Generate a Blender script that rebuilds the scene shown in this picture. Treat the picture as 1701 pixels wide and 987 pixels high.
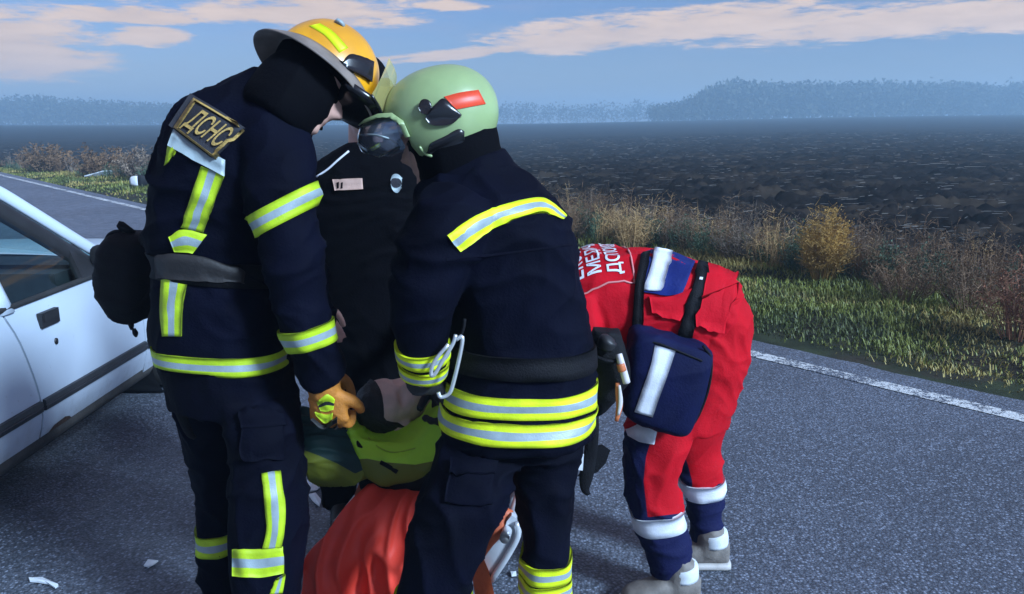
import bpy, bmesh, math, random
import numpy as np
from mathutils import Vector as V, Matrix, noise
from mathutils.bvhtree import BVHTree
random.seed(7); rng = np.random.default_rng(7)
sc = bpy.context.scene
for o in list(bpy.data.objects): bpy.data.objects.remove(o)

# ------------------------------------------------------------------ camera
FPX = 1310.0; PITCH = math.atan(288.5/FPX); CAMH = 1.5
W0, H0 = 1701.0, 987.0
cam_d = bpy.data.cameras.new('camera'); cam_d.sensor_width = 36.0; cam_d.lens = 36.0*FPX/W0
cam_d.clip_start = 0.05; cam_d.clip_end = 6000
cam = bpy.data.objects.new('camera', cam_d); sc.collection.objects.link(cam)
cam.location = (0, 0, CAMH); cam.rotation_euler = (math.pi/2-PITCH, 0, 0)
sc.camera = cam
# ------------------------------------------------------------------ exposure
sc.render.engine = 'CYCLES'
sc.view_settings.view_transform = 'Standard'; sc.view_settings.look = 'None'
sc.view_settings.gamma = 1.0; sc.view_settings.use_curve_mapping = False
sc.view_settings.exposure = EXPOSURE = 1.38
sc.cycles.max_bounces = 8; sc.cycles.diffuse_bounces = 3; sc.cycles.glossy_bounces = 3
sc.cycles.transmission_bounces = 4; sc.cycles.transparent_max_bounces = 12; sc.cycles.volume_bounces = 1
sc.cycles.use_denoising = True

def ray(px, py):
    u = (px-W0/2)/FPX; v = (H0/2-py)/FPX
    c, s = math.cos(PITCH), math.sin(PITCH)
    return V((u, c+v*s, -s+v*c))
def at(px, py, Y):                     # the point at distance Y ahead that is seen there
    d = ray(px, py); return V((0, 0, CAMH))+d*(Y/d.y)
def gnd(px, py, z=0.0):
    d = ray(px, py); return V((0, 0, CAMH))+d*((z-CAMH)/d.z)
CAM = V((0, 0, CAMH))

# ------------------------------------------------------------------ node helpers
class E:
    """tiny wrapper so that shader maths reads like maths"""
    def __init__(s, nt, sock): s.nt, s.s = nt, sock
    def _m(s, op, *o):
        n = s.nt.nodes.new('ShaderNodeMath'); n.operation = op
        for i, x in enumerate((s,)+o):
            if isinstance(x, E): s.nt.links.new(x.s, n.inputs[i])
            else: n.inputs[i].default_value = x
        return E(s.nt, n.outputs[0])
    def __add__(s, o): return s._m('ADD', o)
    def __sub__(s, o): return s._m('SUBTRACT', o)
    def __mul__(s, o): return s._m('MULTIPLY', o)
    def __truediv__(s, o): return s._m('DIVIDE', o)
    def max(s, o): return s._m('MAXIMUM', o)
    def min(s, o): return s._m('MINIMUM', o)
    def sqrt(s): return s._m('SQRT')
    def step(s, a, b):
        n = s.nt.nodes.new('ShaderNodeMapRange'); n.interpolation_type = 'SMOOTHSTEP'
        s.nt.links.new(s.s, n.inputs[0]); n.inputs[1].default_value = a; n.inputs[2].default_value = b
        return E(s.nt, n.outputs[0])
def mixcol(nt, f, a, b, mode='MIX'):
    n = nt.nodes.new('ShaderNodeMix'); n.data_type = 'RGBA'; n.blend_type = mode
    for sock, x in ((n.inputs[0], f), (n.inputs[6], a), (n.inputs[7], b)):
        if isinstance(x, E): nt.links.new(x.s, sock)
        elif hasattr(x, 'links'): nt.links.new(x, sock)
        elif isinstance(x, (int, float)): sock.default_value = x
        else: sock.default_value = (*x[:3], 1)
    return n.outputs[2]
def noise_tex(nt, vec, scale, detail=4, rough=0.55, dist=0.0):
    n = nt.nodes.new('ShaderNodeTexNoise'); n.inputs['Scale'].default_value = scale
    n.inputs['Detail'].default_value = detail; n.inputs['Roughness'].default_value = rough
    n.inputs['Distortion'].default_value = dist
    if vec is not None: nt.links.new(vec, n.inputs['Vector'])
    return n

# ------------------------------------------------------------------ sky
SUN_AZ, SUN_EL = math.radians(126), math.radians(31)      # low on the right, a little behind the camera, veiled
world = bpy.data.worlds.new('World'); sc.world = world; world.use_nodes = True
nt = world.node_tree; nt.nodes.clear()
sky = nt.nodes.new('ShaderNodeTexSky'); sky.sky_type = 'NISHITA'; sky.sun_disc = False
sky.sun_elevation = SUN_EL; sky.sun_rotation = SUN_AZ
sky.air_density = 1.3; sky.dust_density = 0.6; sky.ozone_density = 3.0; sky.altitude = 100
tc = nt.nodes.new('ShaderNodeTexCoord'); sep = nt.nodes.new('ShaderNodeSeparateXYZ')
nt.links.new(tc.outputs['Generated'], sep.inputs[0])
X, Y, Z = (E(nt, sep.outputs[i]) for i in range(3))
DEG = 57.29578
az = X._m('ARCTAN2', Y)*DEG; el = Z._m('ARCSINE')*DEG
comb = nt.nodes.new('ShaderNodeCombineXYZ')
nt.links.new((az*0.10).s, comb.inputs[0]); nt.links.new((el*0.55).s, comb.inputs[1])
nz = E(nt, noise_tex(nt, comb.outputs[0], 2.2, 7, 0.62, 0.4).outputs[0])
nz2 = E(nt, noise_tex(nt, comb.outputs[0], 0.55, 3, 0.5).outputs[0])
def azel(px, py):
    d = ray(px, py).normalized(); return math.degrees(math.atan2(d.x, d.y)), math.degrees(math.asin(d.z))
def blob(px, py, rx, ry, tilt=0.0):
    a0, e0 = azel(px, py); ra = rx/FPX*DEG; re = ry/FPX*DEG
    da = az-a0; de = el-e0-da*tilt
    de = de.max(de*-1.9)                       # flat undersides
    return ((da/ra)*(da/ra)+(de/re)*(de/re)).sqrt()*-1.0+1.0
bl = [blob(-10, 92, 165, 74), blob(225, 30, 115, 22), blob(252, 64, 60, 24), blob(500, 26, 200, 36),
      blob(745, 12, 60, 12), blob(770, 92, 170, 12, 0.10), blob(990, 66, 190, 40, 0.08), blob(1200, 44, 250, 40, 0.05),
      blob(1480, 44, 270, 34, 0.06), blob(1750, 22, 220, 40, 0.06), blob(-320, 60, 160, 40), blob(640, 98, 90, 5, .1)]
m = bl[0]
for b in bl[1:]: m = m.max(b)
nf = E(nt, noise_tex(nt, comb.outputs[0], 7.5, 6, 0.68, 0.6).outputs[0])
m = m+(nz-0.5)*1.9+(nf-0.5)*0.9
high = (nz2-0.52)*5.0+(nz-0.5)*1.2+(el.step(8.6, 13.0)-1.0)*4.0     # broken cloud overhead
m = m.max(high).step(-0.06, 0.46)
m = m*el.step(-0.5, 2.5)
thin = E(nt, noise_tex(nt, comb.outputs[0], 1.1, 5, 0.6).outputs[0]).step(0.42, 0.72)*el.step(1.0, 7.0)*0.22
skyc = mixcol(nt, 1.0, sky.outputs[0], (0.262, 0.315, 0.51), 'MULTIPLY')
cl_col = mixcol(nt, nz.step(0.3, 0.75), (3.7, 2.75, 2.1), (4.5, 3.35, 2.5))
c1 = mixcol(nt, thin, skyc, (2.2, 2.1, 2.5))
c2 = mixcol(nt, m*0.92, c1, cl_col)
bg = nt.nodes.new('ShaderNodeBackground'); bg.inputs[1].default_value = SKY_STRENGTH = 0.085
nt.links.new(c2, bg.inputs[0])
wo = nt.nodes.new('ShaderNodeOutputWorld'); nt.links.new(bg.outputs[0], wo.inputs[0])
# ------------------------------------------------------------------ sun
sl = bpy.data.lights.new('sun', 'SUN'); sl.energy = 3.3; sl.angle = math.radians(12); sl.color = (0.56, 0.76, 1.0)
sun = bpy.data.objects.new('sun', sl); sc.collection.objects.link(sun)
sd = V((math.sin(SUN_AZ)*math.cos(SUN_EL), math.cos(SUN_AZ)*math.cos(SUN_EL), math.sin(SUN_EL)))
sun.rotation_euler = sd.to_track_quat('Z', 'Y').to_euler(); sun.location = (0, 0, 20)

# ------------------------------------------------------------------ materials
MATS = {}
def mat(name, col, rough=0.7, var=0.25, vscale=6.0, bump=0.0, bscale=60.0, metal=0.0, spec=0.5, sheen=0.0,
        coat=0.0, col2=None, stretch=(1, 1, 1), attr=None, col3=None, detail=5, dirt=None):
    if name in MATS: return MATS[name]
    m = bpy.data.materials.new(name); m.use_nodes = True; nt = m.node_tree
    p = nt.nodes['Principled BSDF']
    tc = nt.nodes.new('ShaderNodeTexCoord'); mp = nt.nodes.new('ShaderNodeMapping')
    mp.inputs['Scale'].default_value = stretch; nt.links.new(tc.outputs['Object'], mp.inputs[0]); vec = mp.outputs[0]
    n1 = noise_tex(nt, vec, vscale, detail)
    f = E(nt, n1.outputs[0]).step(0.25, 0.75)
    base = mixcol(nt, f, [c*(1-var) for c in col], [min(1, c*(1+var)) for c in col])
    if col2 is not None:
        n3 = noise_tex(nt, vec, vscale*0.31, 4, 0.6)
        base = mixcol(nt, E(nt, n3.outputs[0]).step(0.48, 0.66), base, col2)
    if attr is not None:                                   # panel colour, edge carried by a signed distance on the mesh
        at_ = nt.nodes.new('ShaderNodeAttribute'); at_.attribute_name = attr
        base = mixcol(nt, E(nt, at_.outputs['Fac']).step(-0.0008, 0.0008), base, col3)
    if dirt is not None:                                   # road dirt thrown up on the lower body
        sp_ = nt.nodes.new('ShaderNodeSeparateXYZ'); nt.links.new(tc.outputs['Object'], sp_.inputs[0])
        dn = E(nt, noise_tex(nt, tc.outputs['Object'], 9.0, 8, 0.7).outputs[0]); hgt = E(nt, sp_.outputs[2])
        base = mixcol(nt, ((dn-0.5)*0.9+(hgt*-1.9+0.72)).step(0.05, 0.75)*0.75, base, dirt)
        base = mixcol(nt, E(nt, noise_tex(nt, tc.outputs['Object'], 38.0, 3, 0.8).outputs[0]).step(0.66, 0.74)*0.5, base, dirt)
    nt.links.new(base, p.inputs['Base Color'])
    p.inputs['Roughness'].default_value = rough; p.inputs['Metallic'].default_value = metal
    p.inputs['Specular IOR Level'].default_value = spec
    if sheen: p.inputs['Sheen Weight'].default_value = sheen; p.inputs['Sheen Roughness'].default_value = 0.4
    if coat: p.inputs['Coat Weight'].default_value = coat; p.inputs['Coat Roughness'].default_value = 0.12
    if bump:
        b = nt.nodes.new('ShaderNodeBump'); b.inputs['Strength'].default_value = bump; b.inputs['Distance'].default_value = 0.01
        n2 = noise_tex(nt, vec, bscale, 5, 0.6); nt.links.new(n2.outputs[0], b.inputs['Height'])
        nt.links.new(b.outputs[0], p.inputs['Normal'])
    MATS[name] = m; return m
def glass(name, tint, refl=1.0, rough=0.02, opacity=0.0, dark=(0.02, 0.02, 0.02)):
    """thin pane: tinted see-through with a Fresnel reflection"""
    m = bpy.data.materials.new(name); m.use_nodes = True; nt = m.node_tree; nt.nodes.clear()
    tr = nt.nodes.new('ShaderNodeBsdfTransparent'); tr.inputs[0].default_value = (*tint, 1)
    gl = nt.nodes.new('ShaderNodeBsdfGlossy'); gl.inputs['Roughness'].default_value = rough
    df = nt.nodes.new('ShaderNodeBsdfDiffuse'); df.inputs[0].default_value = (*dark, 1)
    mx0 = nt.nodes.new('ShaderNodeMixShader'); mx0.inputs[0].default_value = opacity
    nt.links.new(tr.outputs[0], mx0.inputs[1]); nt.links.new(df.outputs[0], mx0.inputs[2])
    fr = nt.nodes.new('ShaderNodeFresnel'); fr.inputs[0].default_value = 1.5
    k = E(nt, fr.outputs[0])*refl
    mx = nt.nodes.new('ShaderNodeMixShader'); nt.links.new(k.min(1.0).s, mx.inputs[0])
    nt.links.new(mx0.outputs[0], mx.inputs[1]); nt.links.new(gl.outputs[0], mx.inputs[2])
    o = nt.nodes.new('ShaderNodeOutputMaterial'); nt.links.new(mx.outputs[0], o.inputs[0])
    MATS[name] = m; return m

# ------------------------------------------------------------------ object helpers
def tag(o, label=None, cat=None, group=None, kind=None):
    if label: o['label'] = label
    if cat: o['category'] = cat
    if group: o['group'] = group
    if kind: o['kind'] = kind
    return o
def link(o, parent):
    sc.collection.objects.link(o)
    if parent is not None:
        o.parent = parent
        if parent.type == 'EMPTY': o.matrix_parent_inverse = Matrix.Translation(parent.location).inverted()
    return o
def empty(name, loc, label, cat, group=None):
    o = bpy.data.objects.new(name, None); o.location = loc; o.empty_display_size = 0.1
    sc.collection.objects.link(o); return tag(o, label, cat, group)
def mesh_obj(name, me, mats, parent=None, smooth=True):
    for m in (mats if isinstance(mats, (list, tuple)) else [mats]): me.materials.append(m)
    me.polygons.foreach_set('use_smooth', [smooth]*len(me.polygons)); me.update()
    return link(bpy.data.objects.new(name, me), parent)
def mk(name, verts, faces, mats, parent=None, smooth=True, mi=None):
    me = bpy.data.meshes.new(name)
    me.from_pydata([tuple(v) for v in verts], [], [tuple(f) for f in faces])
    if mi is not None: me.polygons.foreach_set('material_index', mi)
    return mesh_obj(name, me, mats, parent, smooth)
def mk_np(name, verts, quads, mats, parent=None, smooth=True, mi=None):
    """fast path for big meshes; verts (n,3), faces (m,k) all of one size"""
    verts = np.asarray(verts, np.float32); quads = np.asarray(quads, np.int32); k = quads.shape[1]
    me = bpy.data.meshes.new(name); me.vertices.add(len(verts)); me.vertices.foreach_set('co', verts.ravel())
    me.loops.add(quads.size); me.loops.foreach_set('vertex_index', quads.ravel())
    me.polygons.add(len(quads)); me.polygons.foreach_set('loop_start', np.arange(0, quads.size, k, dtype=np.int32))
    me.update(calc_edges=True)
    if mi is not None: me.polygons.foreach_set('material_index', np.asarray(mi, np.int32))
    return mesh_obj(name, me, mats, parent, smooth)
def crom(P, n):
    """Catmull-Rom resampling of a list of number-tuples, n steps per span"""
    P = [np.array(p, float) for p in P]; out = []
    for i in range(len(P)-1):
        p0 = P[i-1] if i else P[0]*2-P[1]; p1, p2 = P[i], P[i+1]
        p3 = P[i+2] if i+2 < len(P) else P[-1]*2-P[-2]
        for k in range(n):
            t = k/n
            out.append(0.5*((2*p1)+(p2-p0)*t+(2*p0-5*p1+4*p2-p3)*t*t+(3*p1-p0-3*p2+p3)*t**3))
    out.append(P[-1]); return out
def skin_rings(rings, closed_ends=True):
    """rings: list of equally long lists of points -> closed skin"""
    n = len(rings[0]); v = [p for r in rings for p in r]; f = []
    for i in range(len(rings)-1):
        for j in range(n):
            k = (j+1) % n; f.append((i*n+j, i*n+k, (i+1)*n+k, (i+1)*n+j))
    if closed_ends:
        for i, rev in ((0, True), (len(rings)-1, False)):
            c = sum((V(p) for p in rings[i]), V((0, 0, 0)))/n; v.append(c); ci = len(v)-1
            for j in range(n):
                a, b = i*n+j, i*n+(j+1) % n
                f.append((ci, b, a) if rev else (ci, a, b))
    return v, f
def ell(c, a, b, n=24, e=2.0):
    out = []
    for k in range(n):
        t = 2*math.pi*k/n; ct, st = math.cos(t), math.sin(t)
        out.append(c+a*(math.copysign(abs(ct)**(2/e), ct))+b*(math.copysign(abs(st)**(2/e), st)))
    return out
def tube(P, n=18, steps=4, e=2.0, flat=1.0, ref=V((0, 1, 0)), res=True):
    """P: list of (Vector, radius)"""
    Q = crom([(*p, r) for p, r in P], steps) if res else [np.array((*p, r)) for p, r in P]
    pts = [V(q[:3]) for q in Q]; rr = [max(q[3], 1e-4) for q in Q]; rings = []
    for i, p in enumerate(pts):
        t = (pts[min(i+1, len(pts)-1)]-pts[max(i-1, 0)]).normalized()
        b = ref-t*ref.dot(t)
        if b.length < 1e-3: b = V((1, 0, 0))-t*t.x
        b.normalize(); a = b.cross(t)
        rings.append(ell(p, a*rr[i], b*rr[i]*flat, n, e))
    return skin_rings(rings)
def ptube(L, **k):                     # the same from (px, py, Y, r)
    return tube([(at(x, y, Y), r) for x, y, Y, r in L], **k)
def loft(R, n=28, steps=3, e=2.3):
    """R: list of (xl, yl, xr, yr, Y, thickness[, dY]) - outline left/right in the picture, real depth"""
    R = [tuple(r)+(0,)*(7-len(r)) for r in R]; rings = []
    for q in crom(R, steps):
        l, r = at(q[0], q[1], q[4]-q[6]/2), at(q[2], q[3], q[4]+q[6]/2)
        a = (r-l)/2; b = V((0, 1, 0)); b = (b-a*(b.dot(a)/a.length_squared)).normalized()*q[5]/2
        rings.append(ell((l+r)/2, a, b, n, e))
    return skin_rings(rings)
def box(c, s, rz=0.0):
    v = []
    for x in (-1, 1):
        for y in (-1, 1):
            for z in (-1, 1): v.append(V((x*s[0]/2, y*s[1]/2, z*s[2]/2)))
    R = Matrix.Rotation(rz, 3, 'Z'); v = [R @ p+V(c) for p in v]
    return v, [(0, 1, 3, 2), (4, 6, 7, 5), (0, 4, 5, 1), (2, 3, 7, 6), (0, 2, 6, 4), (1, 5, 7, 3)]
def join(*parts):
    v, f = [], []
    for a, b in parts:
        o = len(v); v += list(a); f += [tuple(i+o for i in x) for x in b]
    return v, f
def modded(v, f, mods):
    """run modifiers on a temporary object and hand back the resulting mesh"""
    me = bpy.data.meshes.new('tmp'); me.from_pydata([tuple(p) for p in v], [], f); me.validate()
    bm = bmesh.new(); bm.from_mesh(me); bmesh.ops.recalc_face_normals(bm, faces=bm.faces); bm.to_mesh(me); bm.free()
    o = bpy.data.objects.new('tmp', me); sc.collection.objects.link(o); extra = []
    for t, kw in mods:
        md = o.modifiers.new(t, t)
        for k, x in kw.items():
            if k == 'cutter':
                m2 = bpy.data.meshes.new('cut'); m2.from_pydata([tuple(p) for p in x[0]], [], x[1])
                b2 = bmesh.new(); b2.from_mesh(m2); bmesh.ops.recalc_face_normals(b2, faces=b2.faces); b2.to_mesh(m2); b2.free()
                co = bpy.data.objects.new('cut', m2); sc.collection.objects.link(co); extra.append(co); md.object = co
            else: setattr(md, k, x)
    dg = bpy.context.evaluated_depsgraph_get(); dg.update()
    out = bpy.data.meshes.new_from_object(o.evaluated_get(dg))
    for q in [o]+extra:
        d = q.data; bpy.data.objects.remove(q); bpy.data.meshes.remove(d)
    out.materials.clear(); return out
def fuse(parts, voxel=0.008, smooth=4, wr=0.0, wf=None):
    """one continuous surface out of overlapping closed shapes, with cloth folds"""
    v, f = join(*parts)
    me = modded(v, f, [('REMESH', dict(mode='VOXEL', voxel_size=voxel, use_smooth_shade=True)),
                       ('SMOOTH', dict(factor=0.5, iterations=smooth))])
    if wr:
        n = len(me.vertices); co = np.empty(n*3, np.float32); no = np.empty(n*3, np.float32)
        me.vertices.foreach_get('co', co); me.vertices.foreach_get('normal', no)
        co = co.reshape(-1, 3); no = no.reshape(-1, 3)
        d = np.array([(wf or folds)(V(p)) for p in co], np.float32)
        co += no*(d*wr)[:, None]; me.vertices.foreach_set('co', co.ravel()); me.update()
    return me
def folds(p):
    w = noise.noise(p*2.6); w2 = noise.noise(p*5.0+V((9, 1, 4)))
    a = noise.noise(V((p.x*4.5+p.z*2.2, p.y*4.5, p.z*11))+V((w*2, w, w*3.5)))         # slack folds across the body
    b = noise.noise(V((p.x*9-p.z*4, p.y*9, p.z*13))+V((7, 3, w*3)))
    c = noise.noise(V((p.x*26, p.y*26, p.z*30)))
    return 1.5*(1-abs(a))**4*(.6+.8*max(0, w2+.3))+0.7*(1-abs(b))**5-0.75+0.14*c
def folds_v(p):
    w = noise.noise(p*2.8); w2 = noise.noise(p*4.2+V((3, 8, 1)))
    a = noise.noise(V((p.x*10+p.z*2.5, p.y*10, p.z*4.0+w*2.5)))                          # hanging folds
    b = noise.noise(V((p.x*6, p.y*6, p.z*14))+V((w*2, 0, w*3))); c = noise.noise(V((p.x*26, p.y*26, p.z*30)))
    return 1.1*(1-abs(a))**4+1.1*(1-abs(b))**5*max(0, w2+.45)-0.7+0.14*c
def bvh_of(*objs):
    v, f = [], []
    for o in objs:
        b = len(v); v += [x.co.copy() for x in o.data.vertices]; f += [tuple(i+b for i in p.vertices) for p in o.data.polygons]
    return BVHTree.FromPolygons(v, f)
# ================================================================== THE PLACE
DR = V((-0.67, 0.742, 0)).normalized(); NR = V((DR.y, -DR.x, 0))       # along the road / across it, away from the camera
def rd(t, n, z=0.0): return DR*t+NR*n+V((0, 0, z))
def tn(x, y): return x*DR.x+y*DR.y, x*NR.x+y*NR.y
LINE_N = 4.57; EDGE_N = 4.88; VERGE_N = 7.9
def sstep(a, b, x):
    t = min(1, max(0, (x-a)/(b-a))); return t*t*(3-2*t)
def land(x, y):
    """height of the land beyond the road"""
    t, n = tn(x, y)
    z = -0.03*sstep(EDGE_N-.1, EDGE_N+.25, n)+0.10*sstep(5.1, 6.6, n)-0.06*sstep(7.0, 9.0, n)
    r = math.hypot(x, y)
    z += sstep(40, 330, r)*(0.8+3.4*sstep(-0.15, 0.55, x/max(r, 1)))-0.9*sstep(12, 60, r)*(1-sstep(80, 260, r))*(1-sstep(-.1, .5, x/max(r, 1)))
    return z
# materials of the ground
m_soil = mat('ploughed_soil', (0.0105, 0.0082, 0.0074), 1.0, 0.75, 2.2, 1.0, 9.0, spec=0.03, col2=(0.034, 0.025, 0.018), stretch=(0.6, 1.3, 1), detail=9)
m_verge = mat('verge_earth', (0.020, 0.026, 0.011), 0.9, 0.5, 3.0, 0.8, 30, spec=0.2, col2=(0.030, 0.024, 0.017))

def asphalt(name, base, worn=False):
    m = bpy.data.materials.new(name); m.use_nodes = True; nt = m.node_tree; p = nt.nodes['Principled BSDF']
    tc = nt.nodes.new('ShaderNodeTexCoord'); vec = tc.outputs['Object']
    n_big = E(nt, noise_tex(nt, vec, 0.55, 4, 0.6).outputs[0]).step(0.3, 0.7)
    n_mid = E(nt, noise_tex(nt, vec, 7.0, 5, 0.65).outputs[0]).step(0.3, 0.7)
    vo = nt.nodes.new('ShaderNodeTexVoronoi'); vo.inputs['Scale'].default_value = 105; nt.links.new(vec, vo.inputs['Vector'])
    chip = E(nt, vo.outputs['Distance'])
    vc = nt.nodes.new('ShaderNodeSeparateColor'); nt.links.new(vo.outputs['Color'], vc.inputs[0])
    gr = E(nt, vc.outputs[0])
    c = mixcol(nt, n_big, [x*0.58 for x in base], [x*1.2 for x in base])
    stain = E(nt, noise_tex(nt, vec, 1.7, 7, 0.72, 0.8).outputs[0]).step(0.58, 0.70)
    c = mixcol(nt, stain*0.45, c, [x*0.42 for x in base])
    c = mixcol(nt, n_mid*0.5, c, [x*0.6 for x in base])
    c = mixcol(nt, gr.step(0.62, 1.0)*0.7, c, [min(1, x*2.4) for x in base])
    c = mixcol(nt, chip.step(0.32, 0.75)*0.8, c, [x*0.25 for x in base])
    if worn:
        w = E(nt, noise_tex(nt, vec, 26, 5, 0.7).outputs[0]); w2 = E(nt, noise_tex(nt, vec, 2.5, 3).outputs[0])
        c = mixcol(nt, (w+(w2-0.5)*0.55+(chip-0.3)*-0.25).step(0.36, 0.52)*0.9, c, (0.62, 0.63, 0.63))
    nt.links.new(c, p.inputs['Base Color'])
    r = n_mid*0.16+0.34; nt.links.new((r+gr*0.12).s, p.inputs['Roughness']); p.inputs['Specular IOR Level'].default_value = 0.55
    b = nt.nodes.new('ShaderNodeBump'); b.inputs['Strength'].default_value = 0.75; b.inputs['Distance'].default_value = 0.006
    bn = E(nt, noise_tex(nt, vec, 34, 6, 0.7).outputs[0])
    nt.links.new((chip*-0.55+n_mid*0.4+bn*0.9+gr*0.35).s, b.inputs['Height']); nt.links.new(b.outputs[0], p.inputs['Normal'])
    return m
m_asph = asphalt('asphalt', (0.112, 0.128, 0.164))
m_line = asphalt('road_paint_worn', (0.112, 0.128, 0.164), True)

def strip_grid(t0, t1, nt_, n0, n1, nn, zf):
    v, f = [], []
    for i in range(nt_+1):
        for j in range(nn+1):
            t = t0+(t1-t0)*i/nt_; n = n0+(n1-n0)*j/nn; v.append(rd(t, n, zf(t, n)))
    for i in range(nt_):
        for j in range(nn):
            a = i*(nn+1)+j; f.append((a, a+nn+1, a+nn+2, a+1))
    return v, f
# land to the horizon
R_ = 3500
tag(mk('ground', [(-R_, -R_, -1.2), (R_, -R_, -1.2), (R_, R_, -1.2), (-R_, R_, -1.2)], [(0, 1, 2, 3)], m_soil, smooth=False), kind='structure')
# road with a ragged edge
def redge(t): return EDGE_N+0.05*noise.noise(V((t*0.9, 3, 0)))+0.025*noise.noise(V((t*5, 9, 0)))
v, f = [], []
ts = np.concatenate([np.linspace(-25, -6, 12), np.linspace(-5.5, 14, 160), np.geomspace(14.3, 500, 60)])
ns = [-3.6, -2, 0, 2, 4.2]
for t in ts:
    for n in ns: v.append(rd(t, n, 0.0))
    v.append(rd(t, redge(t), 0.0)); v.append(rd(t, redge(t)+0.02, -0.10))
k = len(ns)+2
for i in range(len(ts)-1):
    for j in range(k-1): a = i*k+j; f.append((a, a+1, a+k+1, a+k))
road = tag(mk('road', v, f, m_asph, smooth=False), kind='structure')
# edge line
v, f = [], []
for i, t in enumerate(ts):
    o1 = 0.008*noise.noise(V((t*3, 0, 0))); o2 = 0.008*noise.noise(V((t*3, 5, 0)))
    v += [rd(t, LINE_N-0.065+o1, 0.004), rd(t, LINE_N+0.065+o2, 0.004)]
    if i: f.append((2*i-2, 2*i-1, 2*i+1, 2*i))
tag(mk('road_edge_line', v, f, m_line, smooth=False), kind='structure')
# thin cracks and tar patches are left to the asphalt material
# verge
def vz(t, n):
    p = rd(t, n); z = land(p.x, p.y)
    s = sstep(EDGE_N, EDGE_N+.5, n)
    return z-0.02+s*(0.07*noise.noise(V((t*0.9, n*1.3, 1)))+0.035*noise.noise(V((t*3, n*3.5, 2)))+0.015*noise.noise(V((t*9, n*9, 4))))
tv = np.concatenate([np.linspace(-20, -7, 20), np.linspace(-6.7, 16, 240), np.geomspace(16.2, 520, 90)])
nv = np.concatenate([np.linspace(4.8, VERGE_N, 30), [8.6, 9.4]])
v = [rd(t, n, vz(t, n) if n < VERGE_N+.01 else vz(t, n)-0.1*(n-VERGE_N)) for t in tv for n in nv]; k = len(nv)
f = [(i*k+j, i*k+j+1, i*k+k+j+1, i*k+k+j) for i in range(len(tv)-1) for j in range(k-1)]
tag(mk('verge', v, f, m_verge), kind='structure')
# ploughed field: furrows and clods, finer towards the road
azs = np.radians(np.linspace(-48, 48, 440)); rs = [6.0]
while rs[-1] < 1500: rs.append(rs[-1]*(1.0085 if rs[-1] < 110 else 1.03))
def fz(x, y):
    t, n = tn(x, y); r = math.hypot(x, y); z = land(x, y)
    if n > 7.6 and r < 140:
        k = sstep(7.6, 9.5, n)*(1-sstep(90, 140, r))
        w = noise.noise(V((x*0.25, y*0.25, 0)))
        q = y*1.7+x*0.25+w*2.5
        z += k*(0.05*math.sin(q*2)+0.15*noise.noise(V((x*1.6, y*2.8, 3)))+0.20*abs(noise.noise(V((x*4.5, y*6, 5)))))
        z += k*0.05*noise.noise(V((x*7, y*12, 8))) if r < 40 else 0
    return z
v = []
for r in rs:
    for a in azs:
        x, y = r*math.sin(a), r*math.cos(a); t, n = tn(x, y)
        v.append((x, y, fz(x, y) if n > VERGE_N-.2 else -0.5))
k = len(azs); nr = len(rs)
ii = (np.arange(nr-1)[:, None]*k+np.arange(k-1)[None, :]).ravel()
q = np.stack([ii, ii+1, ii+k+1, ii+k], 1)
v = np.array(v, np.float32)
keep = (v[q][:, :, 0]*NR.x+v[q][:, :, 1]*NR.y).max(1) > VERGE_N-.2
tag(mk_np('field', v, q[keep], m_soil), kind='structure')

# ------------------------------------------------------------------ straw lying on the field (stuff)
m_straw = mat('straw', (0.10, 0.088, 0.078), 0.6, 0.7, 1.1)
vs, fs = [], []
for i in range(6500):
    r = 8.5*(95/8.5)**(rng.random()**0.8); a = rng.uniform(-.62, .66); x, y = r*math.sin(a), r*math.cos(a)
    if tn(x, y)[1] < 8.6: continue
    if noise.noise(V((x*.35, y*.5, 11))) < -0.12 and rng.random() < .8: continue
    L = rng.uniform(.015, .08)*(1+r/40)*(2.5 if rng.random() < .07 else 1); w = rng.uniform(.0025, .006)*(1+r/30); th = rng.normal(0, .55); z = fz(x, y)+.03+.0006*r
    dx, dy = math.cos(th)*L, math.sin(th)*L; b = len(vs); s = rng.uniform(-.006, .012)
    vs += [(x-dx, y-dy, z), (x, y, z+s*.4), (x+dx, y+dy, z+s*.5), (x+dx, y+dy, z+s*.5+w), (x, y, z+s*.4+w*1.3), (x-dx, y-dy, z+w)]
    fs += [(b, b+1, b+4, b+5), (b+1, b+2, b+3, b+4)]
tag(mk_np('field_straw', vs, fs, m_straw, smooth=False), 'pale straw and stalks scattered over the dark ploughed field', 'straw', kind='stuff')

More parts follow.
